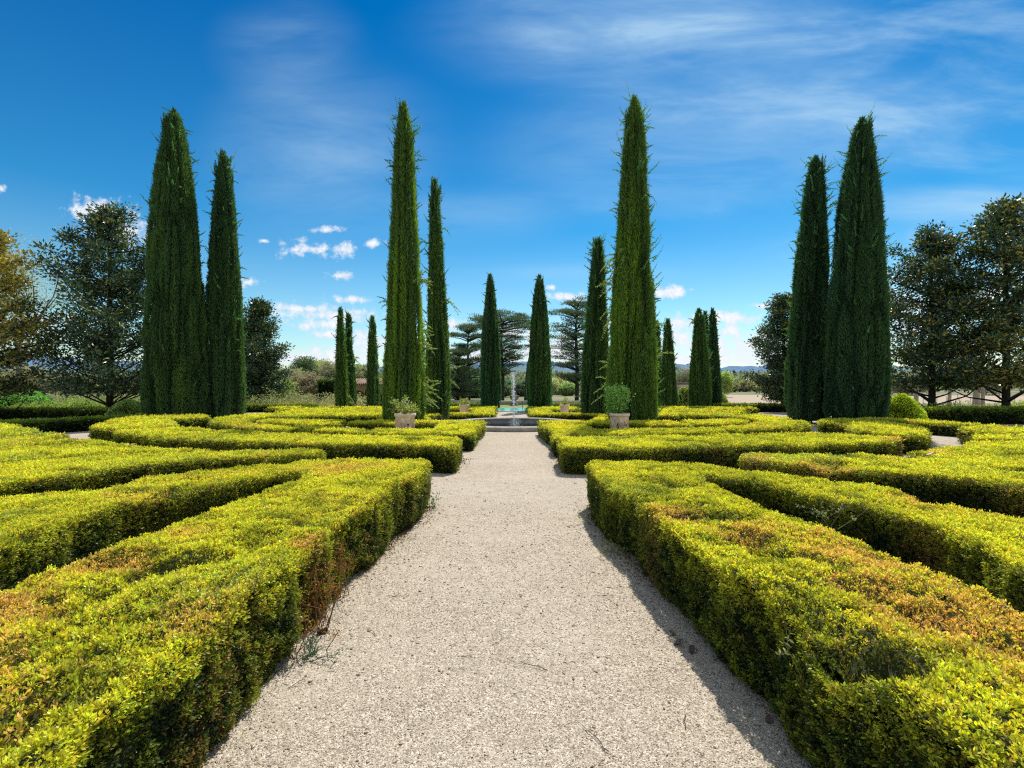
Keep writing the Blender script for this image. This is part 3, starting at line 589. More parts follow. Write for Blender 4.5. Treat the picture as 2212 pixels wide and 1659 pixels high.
def cloud_tree(px, topy, halfw, Y, label, seed, col, basey=None, n=5000, name='broadleaf_tree', leaf=(.12, .08), sparse=.0, bark=(.16, .13, .1), zlow=.25, grp='background trees', mat_=M_PLAIN):
    rg = np.random.default_rng(seed); X = gx(px, Y); H = gz(topy, Y); rw = halfw / 1045 * Y
    o = empty(name, (X, Y, 0), label, 'tree', grp)
    B = Acc(); tips = []
    B.tube([(0, 0, 0), (0.02, 0, H * .25), (.05, 0, H * .5)], [.035 * H * .5, .025 * H * .5, .016 * H * .5], bark, 7)
    for i in range(7):
        a = i / 7 * 6.283 + rg.normal(0, .3)
        limbs(B, rg, (0.03, 0, H * rg.uniform(.18, .45)), (math.cos(a) * rw / H * 1.6, math.sin(a) * rw / H * 1.6, .8), H * .33, .012 * H * .6, 2, bark, tips, .5, .3, (2, 4))
    A = Acc(); c = []
    while len(c) < 90:
        p = rg.normal(0, .5, 3)
        if np.linalg.norm(p) < 1: c.append(p)
    c = np.array(c) * np.array([rw, rw, H * (1 - zlow) / 2]) + np.array([0, 0, H * (1 + zlow) / 2])
    c = np.concatenate([c, np.array([t[0] for t in tips])]) if sparse else c
    idx = rg.integers(0, len(c), n); P = c[idx] + rg.normal(0, 1, (n, 3)) * np.array([rw, rw, H * .4]) * (.14 + .05 * sparse)
    P[:, 2] = np.clip(P[:, 2], H * zlow * .5, H * 1.02)
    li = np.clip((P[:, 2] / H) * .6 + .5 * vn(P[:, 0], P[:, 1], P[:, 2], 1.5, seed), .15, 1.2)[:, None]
    C = (np.array(col) * 2.1 + np.array([.0, .03, .02])) * (.55 + .6 * li) * (.75 + .5 * rg.random((n, 1)))  # haze tone mixed into the leaf colour, brighter toward the crown top
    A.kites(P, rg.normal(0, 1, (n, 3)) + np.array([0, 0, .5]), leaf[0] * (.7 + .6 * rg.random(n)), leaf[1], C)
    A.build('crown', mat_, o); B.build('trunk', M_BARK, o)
cloud_tree(40, 530, 120, 42, 'pale almost leafless tree behind the left magnolias', 51, (.30, .29, .17), n=15000, leaf=(.12, .06), sparse=1.0, zlow=.2)
BG = [(625, 800, 34, 62, 'grey brown leafless tree right of the distant left magnolia', (.26, .24, .16), 5200), (600, 812, 30, 50, 'fresh green willow beside the distant left magnolia', (.22, .27, .08), 5000),
      (655, 782, 30, 75, 'dark olive pine left of the small cypress pair', (.08, .1, .05), 6000), (690, 786, 30, 80, 'second grey tree left of the tall hedge block', (.27, .27, .16), 6000), (665, 815, 30, 58, 'brownish tree in front of the olive pine', (.22, .17, .12), 4000), (716, 792, 24, 66, 'pale tree behind the tall hedge block', (.22, .2, .14), 4000),
      (780, 800, 22, 70, 'pale tree above the stone arcade roof', (.24, .23, .15), 4200), (1206, 828, 22, 75, 'pale rounded willow right of the smooth cypress', (.36, .36, .22), 6000), (1228, 838, 18, 68, 'small green tree beside the pale willow', (.2, .26, .1), 5000), (1240, 820, 16, 80, 'pale tree left of the dark shaggy cypress', (.28, .28, .18), 4000),
      (1000, 800, 30, 62, 'blue green conifer left of the narrow cypress', (.12, .2, .14), 12000), (1030, 820, 24, 58, 'low conifer behind the small far left planter', (.15, .24, .15), 12000), (985, 825, 22, 56, 'olive shrub tree right of the left cypresses', (.2, .27, .15), 9000), (1100, 826, 26, 70, 'dark green tree behind the fountain jet', (.1, .16, .1), 9000), (1082, 838, 20, 60, 'small tree left of the fountain jet', (.1, .13, .07), 5000), (1128, 832, 18, 64, 'grey green tree right of the fountain jet', (.12, .15, .1), 5000),
      (1562, 812, 16, 60, 'bright green shrub tree right of the small cypress group', (.26, .32, .1), 3500), (1580, 836, 12, 95, 'small bare tree at the far edge of the field', (.2, .19, .12), 2500), (1610, 832, 18, 100, 'pale clump of trees at the far edge of the field', (.25, .23, .14), 3500), (1478, 800, 22, 52, 'leafless shrub behind the long stone wall', (.17, .15, .12), 1500),
      (1640, 838, 20, 105, 'rounded tree left of the distant right magnolia', (.16, .2, .09), 4000), (60, 800, 60, 60, 'dry woodland tree under the left magnolias', (.24, .2, .14), 5000), (150, 815, 50, 58, 'greyish woodland tree behind the large magnolia', (.22, .19, .14), 5000), (330, 815, 40, 60, 'brownish woodland tree left of the widest left cypress', (.24, .2, .14), 4500), (1960, 810, 45, 70, 'dry woodland tree behind the right magnolias', (.2, .18, .12), 5000), (2130, 800, 50, 72, 'greyish woodland tree at the right behind the magnolias', (.2, .18, .13), 5000)]
for i, (px, ty, hw, Y, lb, c, n) in enumerate(BG): cloud_tree(px, ty - 9, hw * 1.15, Y, lb, 60 + i, c, n=int(n * 2.4), leaf=(.22 * Y / 60, .12 * Y / 60), zlow=.02)

# far-off belt of woodland that reads as one mass
A = Acc(); n = 60000; xs = R.uniform(-330, 330, n); ys = R.uniform(120, 230, n); hh = (5.5 + 2.5 * vn(xs, ys, 0, .05, 71) + 1.6 * vn(xs, ys, 0, .2, 72)) * np.sqrt(R.random(n))
hh = hh * np.interp(ys, [120, 230], [.6, 1.0])
cc = np.array([.27, .30, .17]) * (1 + .5 * vn(xs, ys, 0, .08, 73)[:, None]) * (.6 + .7 * R.random((n, 1))) + np.array([.0, .01, .03])  # bluish offset puts distance haze into the colour
A.kites(np.stack([xs, ys, hh], 1), R.normal(0, 1, (n, 3)) + np.array([0, 0, .6]), 1.3, .9, cc); tag(A.build('distant_woods', M_PLAIN), 'pale spring woodland far across the valley', 'woods', kind='stuff')
# undergrowth behind the boundary hedges
def under(x0, x1, Y0, Y1_, h, n, col, label, s=.1):
    A = Acc(); x = R.uniform(x0, x1, n); y = R.uniform(Y0, Y1_, n); hz = h * (.6 + .5 * vn(x, y, 0, .9, 81) + .3 * vn(x, y, 0, 2.5, 82)).clip(.15) * np.sqrt(R.random(n))
    C = np.array(col) * (.6 + .7 * R.random((n, 1))) * (1 + .35 * vn(x, y, hz, 1.1, 83)[:, None])
    A.kites(np.stack([x, y, hz], 1), R.normal(0, 1, (n, 3)) + np.array([0, 0, .8]), s * (.6 + .8 * R.random(n)), s * .5, C); tag(A.build('undergrowth', M_PLAIN), label, 'undergrowth', kind='stuff')
under(-34, -16.5, 23.2, 27, .75, 26000, (.45, .55, .14), 'yellow green ground plants behind the left boundary hedge')
under(-40, -14, 28, 34, 1.3, 22000, (.36, .4, .19), 'tangled weeds below the left magnolias', .13)
under(-17, -10, 30, 36, .9, 14000, (.42, .42, .22), 'dry weeds in front of the bare trees', .1)
under(17, 36, 22.2, 25, .75, 16000, (.48, .56, .16), 'bright weeds behind the right boundary hedge', .1)
# bushes
def bush(px, py_top, halfw, Y, label, col, seed, n=9000, s=.07, flat=1.0):
    rg = np.random.default_rng(seed); X = gx(px, Y); H = gz(py_top, Y); rw = halfw / 1045 * Y
    t = rg.random(n); a = rg.random(n) * 6.283; rr = rw * np.interp(t, [0, .15, .4, .7, .9, 1], [.9, 1, .9, .62, .33, .05]) * (1 + .08 * vn(np.cos(a) * 2, np.sin(a) * 2, t * 3, 1.5, seed)) * (1 - .1 * rg.random(n) ** 2)
    P = np.stack([np.cos(a) * rr, np.sin(a) * rr, t * H], 1); D = np.stack([np.cos(a), np.sin(a), np.full(n, .7)], 1) + rg.normal(0, .5, (n, 3))
    A = Acc(); C = np.array(col) * (.5 + .8 * rg.random((n, 1))) * (1 + .4 * vn(P[:, 0], P[:, 1], P[:, 2], 4, seed)[:, None])
    A.kites(P, D, s * (.7 + .6 * rg.random(n)), s * .5, C)
    tt = np.linspace(0, 1, 12); aa = np.arange(20) / 20 * 6.283; TH, TT = np.meshgrid(aa, tt); r2 = rw * np.interp(TT, [0, .15, .4, .7, .9, 1], [.9, 1, .9, .62, .33, .02]) * .88
    i = np.arange(11)[:, None] * 20; j = np.arange(20)[None]; j2 = (j + 1) % 20
    A.add(np.stack([np.cos(TH) * r2, np.sin(TH) * r2, TT * H * .93], -1), np.stack([i + j, i + j2, i + 20 + j2, i + 20 + j], -1).reshape(-1, 4), (.02, .03, .01))
    ob = A.build('round_bush', M_PLAIN); ob.location = (X, Y, 0); tag(ob, label, 'bush')
bush(278, 864, 42, 20.6, 'dark clipped dome bush under the large left magnolia', (.13, .22, .07), 91)
bush(1948, 853, 41, 19.0, 'bright yellow green dome bush beside the widest right cypress', (.55, .68, .06), 92, 9000, .08)
bush(40, 838, 62, 25.5, 'loose fresh green bush behind the left boundary hedge', (.26, .52, .14), 93, 6000, .13)
bush(452, 838, 20, 30, 'small green bush glimpsed between the left cypress pair', (.1, .16, .05), 94, 2500, .1)
bush(1478, 838, 18, 29.3, 'pale feathery shrub in front of the long stone wall', (.5, .6, .2), 95, 1600, .14)
bush(1556, 850, 16, 31, 'light green shrub right of the small cypress group', (.5, .62, .2), 96, 1800, .12)

# ---------------------------------------------------------------- cedars
def cedar(px, topy, halfw, Y, label, seed, tiers, dens=1.0):
    rg = np.random.default_rng(seed); X = gx(px, Y); H = gz(topy, Y); rw = halfw / 1045 * Y
    o = empty('cedar_tree', (X, Y, 0), label, 'tree', 'spreading cedars beyond the pool'); A = Acc(); B = Acc(); bc = (.05, .045, .04)
    B.tube([(0, 0, 0), (.05, 0, H * .3), (-.1, 0, H * .7), (0, 0, H * .95)], [.2, .17, .1, .04], bc, 9)
    for z, rfrac in tiers:
        z = z * H; nb = rg.integers(7, 11)
        for b in range(nb):
            a = b / nb * 6.283 + rg.normal(0, .25); ln = rw * rfrac * rg.uniform(.65, 1.1); zz = z + rg.normal(0, .12)
            e = np.array([math.cos(a) * ln, math.sin(a) * ln, zz + rg.normal(.1, .18)]); s0 = np.array([0, 0, zz - .35]); md = (s0 + e) / 2 + np.array([0, 0, .1])
            B.tube([s0, md, e], [.07, .045, .015], bc, 5)
            m = int(11 * dens * ln / 2) + 4
            u = rg.random(m) ** .6 * .85 + .2; c = s0 + (e - s0) * u[:, None]; c[:, :2] += rg.normal(0, .16 * ln, (m, 2)) * u[:, None]; c[:, 2] = zz + .1 + rg.normal(0, .08, m) + (e[2] - zz) * u
            k = 34; P = np.repeat(c, k, 0) + rg.normal(0, 1, (m * k, 3)) * np.array([.26, .26, .055])
            D = rg.normal(0, .6, (m * k, 3)) + np.array([0, 0, .8])
            C = np.array([.12, .175, .10]) * (.4 + 1.0 * rg.random((m * k, 1)))
            A.kites(P, D, .14 * Y / 45 * (.6 + .7 * rg.random(m * k)), .05 * Y / 45, C)
    A.build('crown', M_PLAIN, o); B.build('trunk', M_BARK, o)
cedar(1085, 688, 78, 46, 'flat topped spreading cedar behind the two cypresses by the jet', 131, [(.98, .75), (.95, .95), (.88, 1.0), (.76, .8), (.64, .85), (.52, .7), (.36, .6)])
cedar(1012, 706, 44, 50, 'narrower cedar with bare trunk left of the spreading cedar', 132, [(.95, .5), (.85, .9), (.7, .8), (.5, .9), (.35, 1.0), (.2, 1.1), (.1, 1.0)])
cedar(1246, 655, 72, 44, 'cedar half hidden by the dark shaggy cypress', 133, [(.97, .35), (.88, .75), (.76, .7), (.66, .85), (.56, .9), (.46, .8), (.36, .95), (.24, .55)], .9)
cedar(990, 752, 30, 44, 'low dark cedar bough tree right of the left cypresses', 134, [(.9, .6), (.75, 1.0), (.55, 1.0), (.4, 1.1), (.25, 1.1), (.12, 1.0)], 1.2)
B = Acc(); B.tube([(0, 0, 0), (.05, 0, 1.5), (.15, .1, 3.2), (.35, .1, 4.4)], [.3, .26, .2, .1], (.04, .035, .03), 9); ob = B.build('tree_trunk', M_BARK); ob.location = (gx(1139, 40), 40, 0); tag(ob, 'dark bare trunk between the fountain jet and the smooth cypress', 'tree trunk')

# ---------------------------------------------------------------- fountain, pool, walls
st = (.36, .33, .29); dk = (.10, .10, .095)
o = empty('fountain_basin', (BC[0], BC[1], 0), 'round stone fountain basin at the end of the gravel path', 'fountain')
A = Acc(); A.lathe([(2.56, -.05), (2.56, .0), (2.58, .03), (2.58, .115), (2.55, .15), (2.50, .16), (2.16, .16), (2.12, .145), (2.12, .10)], st, 96); A.build('rim', M_STONE, o)
A = Acc(); A.lathe([(2.16, .12), (2.16, -.08)], (.40, .38, .36), 96); A.lathe([(2.157, -.08), (2.157, -.42)], (.17, .165, .16), 96); A.build('inner_wall', M_STONE, o)
A = Acc(); A.lathe([(2.17, -.30), (0.01, -.30)], (.05, .06, .06), 64); A.build('water', water_mat('basin_water', (.03, .045, .045), .05, .5, 9), o)
A = Acc(); A.lathe([(.0, .02), (.12, .02), (.13, -.04), (.15, -.05), (.15, -.3)], (.12, .12, .12), 20, origin=(.02, -1.0 + 1.0, 0)); A.build('nozzle', M_STONE, o)
A = Acc(); n = 1700
t = R.random(n) ** .8; hz = -.05 + 2.15 * t; sp = .012 + .12 * t ** 1.3 * (1 + .3 * R.normal(size=n))
a = R.random(n) * 6.283; P = np.stack([np.cos(a) * sp * R.random(n) + .02 - .03 * t, np.sin(a) * sp * R.random(n), hz], 1)
A.kites(P, np.array([0, 0, 1.]) + R.normal(0, .35, (n, 3)), .02 + .05 * R.random(n), .005 + .009 * R.random(n), (.9, .9, .9))
A.tube([(.02, 0, -.05), (.02, 0, .5), (.01, 0, 1.1)], [.008, .007, .003], (.9, .9, .9), 6)
n = 900; t = R.random(n); a = R.random(n) * 6.283; rr = .06 + .3 * t * R.random(n)
P = np.stack([np.cos(a) * rr + .06, np.sin(a) * rr, 1.6 * (1 - t) * R.random(n) - .05], 1); A.kites(P, R.normal(0, 1, (n, 3)), .02, .012, (.9, .9, .9))
ob = A.build('water_jet', M_SPRAY); ob.location = (BC[0], BC[1], 0); tag(ob, 'thin white jet of water rising from the round basin', 'water jet')
# pool
def rect(A, x0, x1, y0, y1, z0, z1, C): A.box(((x0 + x1) / 2, (y0 + y1) / 2, (z0 + z1) / 2), (x1 - x0, y1 - y0, z1 - z0), C)
o = empty('swimming_pool', (0, 31, 0), 'turquoise swimming pool behind the fountain', 'pool')
A = Acc(); A.add([(-6, -2.0, .02), (6, -2.0, .02), (6, 1.9, .02), (-6, 1.9, .02)], [[0, 1, 2, 3]], (.1, .6, .55)); A.build('water', water_mat('pool_water', (.10, .60, .55), .12, .3, 3), o)
A = Acc()
for b in ((-6.4, 6.4, -2.4, -2.0), (-6.4, 6.4, 1.9, 2.3), (-6.4, -6, -2.0, 1.9), (6, 6.4, -2, 1.9)): rect(A, *b, -.02, .04, (.5, .46, .4))
A.build('coping', M_STONE, o)
for x, l in ((-.72, 'left'), (.62, 'right')):
    A = Acc(); A.tube([(0, 0, 0), (0, 0, .55), (0, .08, .62), (0, .5, .62), (0, .6, .5), (0, .6, 0)], .02, (.12, .12, .12), 8); ob = A.build('handrail', M_METAL); ob.location = (x, 28.4, 0); tag(ob, 'dark metal pool handrail %s of the water jet' % l, 'handrail')
A = Acc(); A.box((0, 0, .13), (19, .35, .26), (.42, .4, .36)); A.box((0, 0, .285), (19.1, .45, .05), (.5, .48, .44)); ob = A.build('garden_wall', M_STONE); ob.location = (0, 38.6, 0); tag(ob, 'low pale stone wall at the back of the lawn', 'wall')
A = Acc(); A.lathe([(.32, 0), (.32, .12), (.2, .16), (.12, .3), (.14, .36), (.3, .5), (.38, .72), (.36, .76), (.05, .74)], (.16, .15, .14), 24); ob = A.build('stone_urn', M_STONE, smooth=True); ob.location = (gx(1111, 37), 37, 0); tag(ob, 'dark stone urn on the lawn behind the jet', 'urn')
# arcade on the left
o = empty('stone_arcade', (-9.3, 35.3, 0), 'small stone arcade with pale arches and brown tiled roof at the left', 'arcade'); hs = (.45, .34, .24)
A = Acc(); cols = [-2.6, -1.35, -.1, 1.15, 2.4]
for i in range(4):
    xa, xb = cols[i], cols[i + 1]; rr = (xb - xa) / 2 - .12; cx = (xa + xb) / 2; k = 10; V = []; 
    for s in range(k + 1):
        an = math.pi * s / k; V += [(cx - math.cos(an) * rr, 0, .8 + math.sin(an) * rr * .75), (cx - math.cos(an) * (rr + .12) if 0 < s < k else (xa if s == 0 else xb), 0, 1.42)]
    V = np.array(V); Vb = V + np.array([0, .3, 0]); n = len(V)
    fs = [[2 * s, 2 * s + 2, 2 * s + 3, 2 * s + 1] for s in range(k)]; fs += [[2 * s, 2 * s + n, 2 * s + 2 + n, 2 * s + 2] for s in range(k)]
    A.add(np.concatenate([V, Vb]), fs, hs)
A.build('arches', M_STONE, o)
for x in cols:
    A = Acc(); A.lathe([(.16, 0), (.16, .1), (.1, .14), (.09, .68), (.15, .74), (.16, .8)], hs, 14, origin=(x, .15, 0)); A.build('column', M_STONE, o)
A = Acc(); A.box((0, .6, 1.5), (5.6, 1.6, .16), (.36, .25, .17)); A.box((0, .75, 1.66), (5.5, 1.7, .15), (.3, .2, .14))
for x in np.arange(-2.7, 2.8, .16): A.tube([(x, -.25, 1.6), (x, 1.5, 2.02)], .07, (.33, .22, .15), 6)
A.build('roof', M_STONE, o); A = Acc(); A.box((0, 1.5, .7), (5.5, .2, 1.4), (.14, .11, .08)); A.build('back_wall', M_STONE, o)
o = empty('stone_wall', (10.8, 33.5, 0), 'long stone wall with flat coping behind the small cypresses on the right', 'wall')
A = Acc(); A.box((0, 0, .8), (5.2, .4, 1.6), (.36, .32, .27)); A.build('masonry', M_STONE, o); A = Acc(); A.box((0, 0, 1.68), (5.5, .62, .15), (.26, .21, .17)); A.build('coping', M_STONE, o)
o = empty('low_wall', (gx(1968, 21), 21.2, 0), 'short rough stone wall between the bright dome bush and the dark hedge', 'wall'); A = Acc()
for r in range(4):
    for c in range(8): A.box((-1 + c * .28 + (r % 2) * .1, R.normal(0, .02), .08 + r * .15), (.25 + R.normal(0, .02), .3, .135), np.array([.3, .24, .18]) * (.7 + .6 * R.random()))
A.build('stones', M_STONE, o)
# vineyard posts and pale trunks on the right
for i in range(13):
    Y = 38 + (i % 3) * 4; px = 1975 + i * 18 + R.normal(0, 5); A = Acc(); A.tube([(0, 0, 0), (R.normal(0, .05), 0, .5 + .3 * R.random())], [.025, .02], (.42, .36, .3), 5)
    ob = A.build('vineyard_post', M_BARK); ob.location = (gx(px, Y), Y, 0); tag(ob, 'grey wooden stake in the vineyard rows behind the right magnolias', 'post', 'vineyard stakes')
for px, w, tx in ((2108, .22, 'thick pale plane tree trunk seen under the right magnolias'), (2122, .13, 'thinner pale leaning plane trunk beside the thick one'), (1978, .15, 'pale plane trunk behind the dome bush'), (2050, .12, 'slim pale trunk between the two right magnolias')):
    o = empty('plane_tree', (gx(px, 34), 34, 0), tx, 'tree', 'bare plane trees'); B = Acc(); tips = []
    B.tube([(0, 0, 0), (.05, 0, 1), (.1, 0, 2.6)], [w, w * .85, w * .7], (.5, .4, .3), 9); B.build('trunk', M_BARK, o)
    B = Acc(); rg = np.random.default_rng(int(px))
    for i in range(4): limbs(B, rg, (.1, 0, 2.5), (math.cos(i * 1.6), math.sin(i * 1.6), 1.3), 1.5, w * .5, 3, (.3, .27, .23), tips, .5, .2, (2, 4))
    B.build('branches', M_BARK, o)

# ---------------------------------------------------------------- planters
def leafy(A, c, rx, rz, n, col, s, rg, lo=-.6):
    k = max(8, n // 14); cc = []
    while len(cc) < k:
        p = rg.uniform(-1, 1, 3)
        if .35 < np.linalg.norm(p) < 1 and p[2] > lo: cc.append(p)
    cc = np.array(cc) * np.array([rx, rx, rz]) + np.array(c); i = rg.integers(0, k, n)
    P = cc[i] + rg.normal(0, s * .75, (n, 3)); C = np.array(col) * (.45 + .95 * rg.random((n, 1)))
    A.kites(P, rg.normal(0, .7, (n, 3)) + np.array([0, 0, .5]), s * (.7 + .6 * rg.random(n)), s * .5, C, bend=.06)
    return cc
def planter(px, Y, zr, wr, label, seed, plant, big=True):
    rg = np.random.default_rng(seed); X = gx(px, Y); r = wr / 2
    o = empty('terracotta_planter', (X, Y, 0), label, 'planter', 'terracotta planters'); tc = (.90, .66, .45)
    A = Acc(); b = r * .72
    A.lathe([(0, 0), (b, 0), (b * 1.02, .04), (b * .98, .06), (r * .80, zr * .45), (r * .90, zr * .88)], tc, 40); A.build('body', M_TERRA, o, smooth=True)
    A = Acc(); A.lathe([(r * .89, zr * .885), (r * .97, zr * .895), (r * 1.0, zr * .93), (r, zr * .97), (r * .97, zr), (r * .88, zr), (r * .86, zr * .95), (r * .84, zr * .8)], (.92, .72, .52), 40); A.build('rim', M_TERRA, o, smooth=True)
    A = Acc(); A.lathe([(r * .86, zr * .93), (.001, zr * .95)], (.06, .045, .03), 24); A.build('soil', M_LITTER, o)
    if big:
        A = Acc()
        for a0 in (-.5 * math.pi + .05, .5 * math.pi, math.pi, 0):
            rr = r * .865; za = zr * .58; c = np.array([math.cos(a0) * rr, math.sin(a0) * rr, za]); u = np.array([-math.sin(a0), math.cos(a0), 0])
            ring = [c + u * .065 * math.cos(t) + np.array([0, 0, .065 * math.sin(t)]) for t in np.linspace(0, 6.283, 18)]; A.tube(ring, .008, (.6, .46, .33), 6)
            ring = [c + u * .03 * math.cos(t) + np.array([0, 0, .03 * math.sin(t)]) for t in np.linspace(0, 6.283, 12)]; A.tube(ring, .01, (.6, .46, .33), 6)
            for sgn in (-1, 1):
                g = []
                for s in np.linspace(0, 1, 10):
                    an = a0 + sgn * (.25 + s * .55); g.append((math.cos(an) * r * .885, math.sin(an) * r * .885, zr * (.78 - .28 * math.sin(s * 3.14))))
                A.tube(g, .007, (.7, .52, .37), 5)
        A.build('relief_garland', M_TERRA, o)
        for a0, zz, w_, h_ in ([(-1.15, .6, .05, .1), (-1.2, .45, .03, .12), (-1.1, .3, .045, .05), (-.45, .5, .02, .14)] if px < 1106 else [(-2.05, .62, .06, .1), (-2.0, .48, .03, .2), (-2.1, .4, .05, .05), (-1.0, .66, .025, .12), (-.9, .55, .05, .05), (-.75, .62, .03, .06)]):
            A = Acc()
            for q_ in range(1):
                aa = a0 + rg.normal(0, .06); rr = r * (.74 + .16 * zz) + .012; z = zr * zz + rg.normal(0, .02); ca = np.array([math.cos(aa) * rr, math.sin(aa) * rr, z]); u = np.array([-math.sin(aa), math.cos(aa), 0])
                k = 9; V = [ca] + [ca + u * w_ * .5 * math.cos(t) * (1 + rg.normal(0, .25)) + np.array([0, 0, h_ * .5 * math.sin(t) * (1 + rg.normal(0, .25))]) for t in np.arange(k) / k * 6.283]
                A.add(V, [[0, 1 + j, 1 + (j + 1) % k] for j in range(k)], (.05, .03, .028))
            A.build('peeled_patch', M_TERRA, o)
    po = Acc(); plant(po, zr, r, rg)
    return o, po
def p_left(A, z, r, rg):
    cc = leafy(A, (-.02, 0, z + .13), .38, .17, 620, (.45, .5, .14), .062, rg, -.4); leafy(A, (.0, 0, z + .42), .07, .1, 60, (.5, .58, .2), .055, rg, -1); leafy(A, (-.33, 0, z + .34), .07, .11, 60, (.5, .58, .2), .055, rg, -1); leafy(A, (-.3, -.1, z + .16), .1, .1, 60, (.03, .035, .02), .06, rg, -1)
    for c in cc[::2]: A.tube([(0, 0, z - .05), (c[0] * .5, c[1] * .5, z + .05), c], .005, (.12, .1, .07), 4)
def p_right(A, z, r, rg):
    cc = leafy(A, (-.05, 0, z + .30), .36, .30, 1200, (.30, .52, .13), .075, rg, -.95)
    for _ in range(16):
        a_ = rg.random() * 6.283; e_ = rg.uniform(.2, 1.4); d_ = np.array([math.cos(a_) * math.cos(e_), math.sin(a_) * math.cos(e_), math.sin(e_)]) * rg.uniform(.36, .47); leafy(A, np.array([-.05, 0, z + .28]) + d_, .09, .09, 42, (.36, .6, .15), .075, rg, -1)
    for c in cc[::4]: A.tube([(0, 0, z - .05), (c[0] * .5, c[1] * .5, z + .12), c], .006, (.1, .09, .06), 4)
def p_small(A, z, r, rg):
    cc = leafy(A, (0, 0, z + .15), .24, .16, 220, (.45, .5, .13), .075, rg, -.7)
    for c in cc[::2]: A.tube([(0, 0, z - .05), (c[0] * .5, c[1] * .5, z + .05), c], .008, (.1, .09, .06), 4)
for px, Y, zr, wr, lab, sd, fn, big, pl in ((875, 14.0, .80, .62, 'large pale terracotta planter in the hedged bed left of the path', 201, p_left, True, 'small leaved shrub tied to wire hoops in the large left planter'), (1338, 14.0, .81, .60, 'large mottled terracotta planter in the hedged bed right of the path', 202, p_right, True, 'bushy dark green shrub growing in the large right planter'),
                             (1002.5, 25, .58, .54, 'small far terracotta planter left of the fountain jet', 203, p_small, False, 'little yellow green plant in the small far left planter'), (1219.5, 25, .58, .54, 'small far terracotta planter right of the fountain jet', 204, p_small, False, 'little upright plant in the small far right planter')):
    o, po = planter(px, Y, zr, wr, lab, sd, fn, big); ob = po.build('potted_shrub', M_PLAIN); ob.location = o.location; tag(ob, pl, 'plant', 'plants in the terracotta planters')
    if px == 875:
        A = Acc()
        for dx, rot in ((0, .2), (.05, 1.5)):
            A.tube([(math.cos(t) * .30 * math.cos(rot) + dx, math.cos(t) * .30 * math.sin(rot), zr - .05 + math.sin(t) * .42) for t in np.linspace(0, math.pi, 22)], .006, (.35, .37, .4), 5)
        ob = A.build('wire_hoop', M_METAL); ob.location = o.location; tag(ob, 'thin grey wire hoops bent over the shrub in the left planter', 'plant support')

# ---------------------------------------------------------------- path litter
A = Acc(); n = 34000; Yp = 1.7 + np.minimum(R.exponential(1.3, n), 9); Xp = R.uniform(-1, 1, n) * 1.42
s = (.0018 + .0028 * R.random(n) ** 3 + .005 * (R.random(n) < .012)) * np.clip(Yp / 3, .8, 2)
base = np.array([[1, 0, 0], [0, 1, 0], [-1, 0, 0], [0, -1, 0], [0, 0, .6], [0, 0, -.6]]); an = R.random(n) * 6.283; ca, sa = np.cos(an)[:, None], np.sin(an)[:, None]
V = base[None] * (1 + R.normal(0, .25, (n, 6, 3))) * s[:, None, None] * np.stack([1 + R.random(n), np.ones(n), .8 + 0 * R.random(n)], 1)[:, None]
V = np.stack([V[..., 0] * ca - V[..., 1] * sa, V[..., 0] * sa + V[..., 1] * ca, V[..., 2]], -1) + np.stack([Xp, Yp, s * .35], 1)[:, None]
fb = np.array([[0, 1, 4], [1, 2, 4], [2, 3, 4], [3, 0, 4], [1, 0, 5], [2, 1, 5], [3, 2, 5], [0, 3, 5]])
g = R.random(n); cc = np.where((g < .2)[:, None], [.2, .155, .11], np.where((g > .93)[:, None], [.85, .81, .74], np.where((g > .915)[:, None], [.22, .10, .04], [.54, .46, .36]))) * (.8 + .4 * R.random((n, 1)))
A.add(V, (np.arange(n)[:, None, None] * 6 + fb).reshape(-1, 3), np.repeat(cc, 8, 0)); tag(A.build('pebbles', M_LITTER), 'small pale and dark stones loose on the gravel path', 'pebbles', kind='stuff')
A = Acc(); n = 5200; Yp = 1.6 + 9 * R.random(n) ** 1.7; sd = np.where(R.random(n) < .5, -1, 1); Yp = np.where((Yp > 6.5) & (Yp < 8.9), Yp - 2.4, Yp)
ex = np.where(sd < 0, np.interp(Yp, [2, 3.4, 4.6, 5.5, 6.6, 8.5, 10.3, 12], [1.34, 1.35, 1.26, 1.16, 1.12, 1.15, 1.08, .97]), np.interp(Yp, [2.2, 2.9, 4, 4.9, 6.6, 8.5, 10.3, 12], [1.30, 1.22, 1.14, 1.06, 1.04, 1.0, 1.0, .98]))
Xp = sd * (ex - R.exponential(.055, n) + .04); g = R.random((n, 1))
cc = np.where(g < .45, [.10, .06, .035], np.where(g < .7, [.30, .17, .07], np.where(g < .85, [.34, .36, .06], [.45, .34, .2]))) * (.6 + .7 * R.random((n, 1)))
A.kites(np.stack([Xp, Yp, .006 + .01 * R.random(n)], 1), np.concatenate([R.normal(0, 1, (n, 2)), .25 * R.random((n, 1))], 1), (.012 + .014 * R.random(n)) * np.clip(Yp / 4, .7, 2), .009 * np.clip(Yp / 4, .7, 2), cc)
tag(A.build('hedge_clippings', M_LITTER), 'dry box clippings and crumbs of soil along the feet of the hedges', 'clippings', kind='stuff')
def gp(x, y): Y = 1724.25 / (y - 829.5); return gx(x, Y), Y
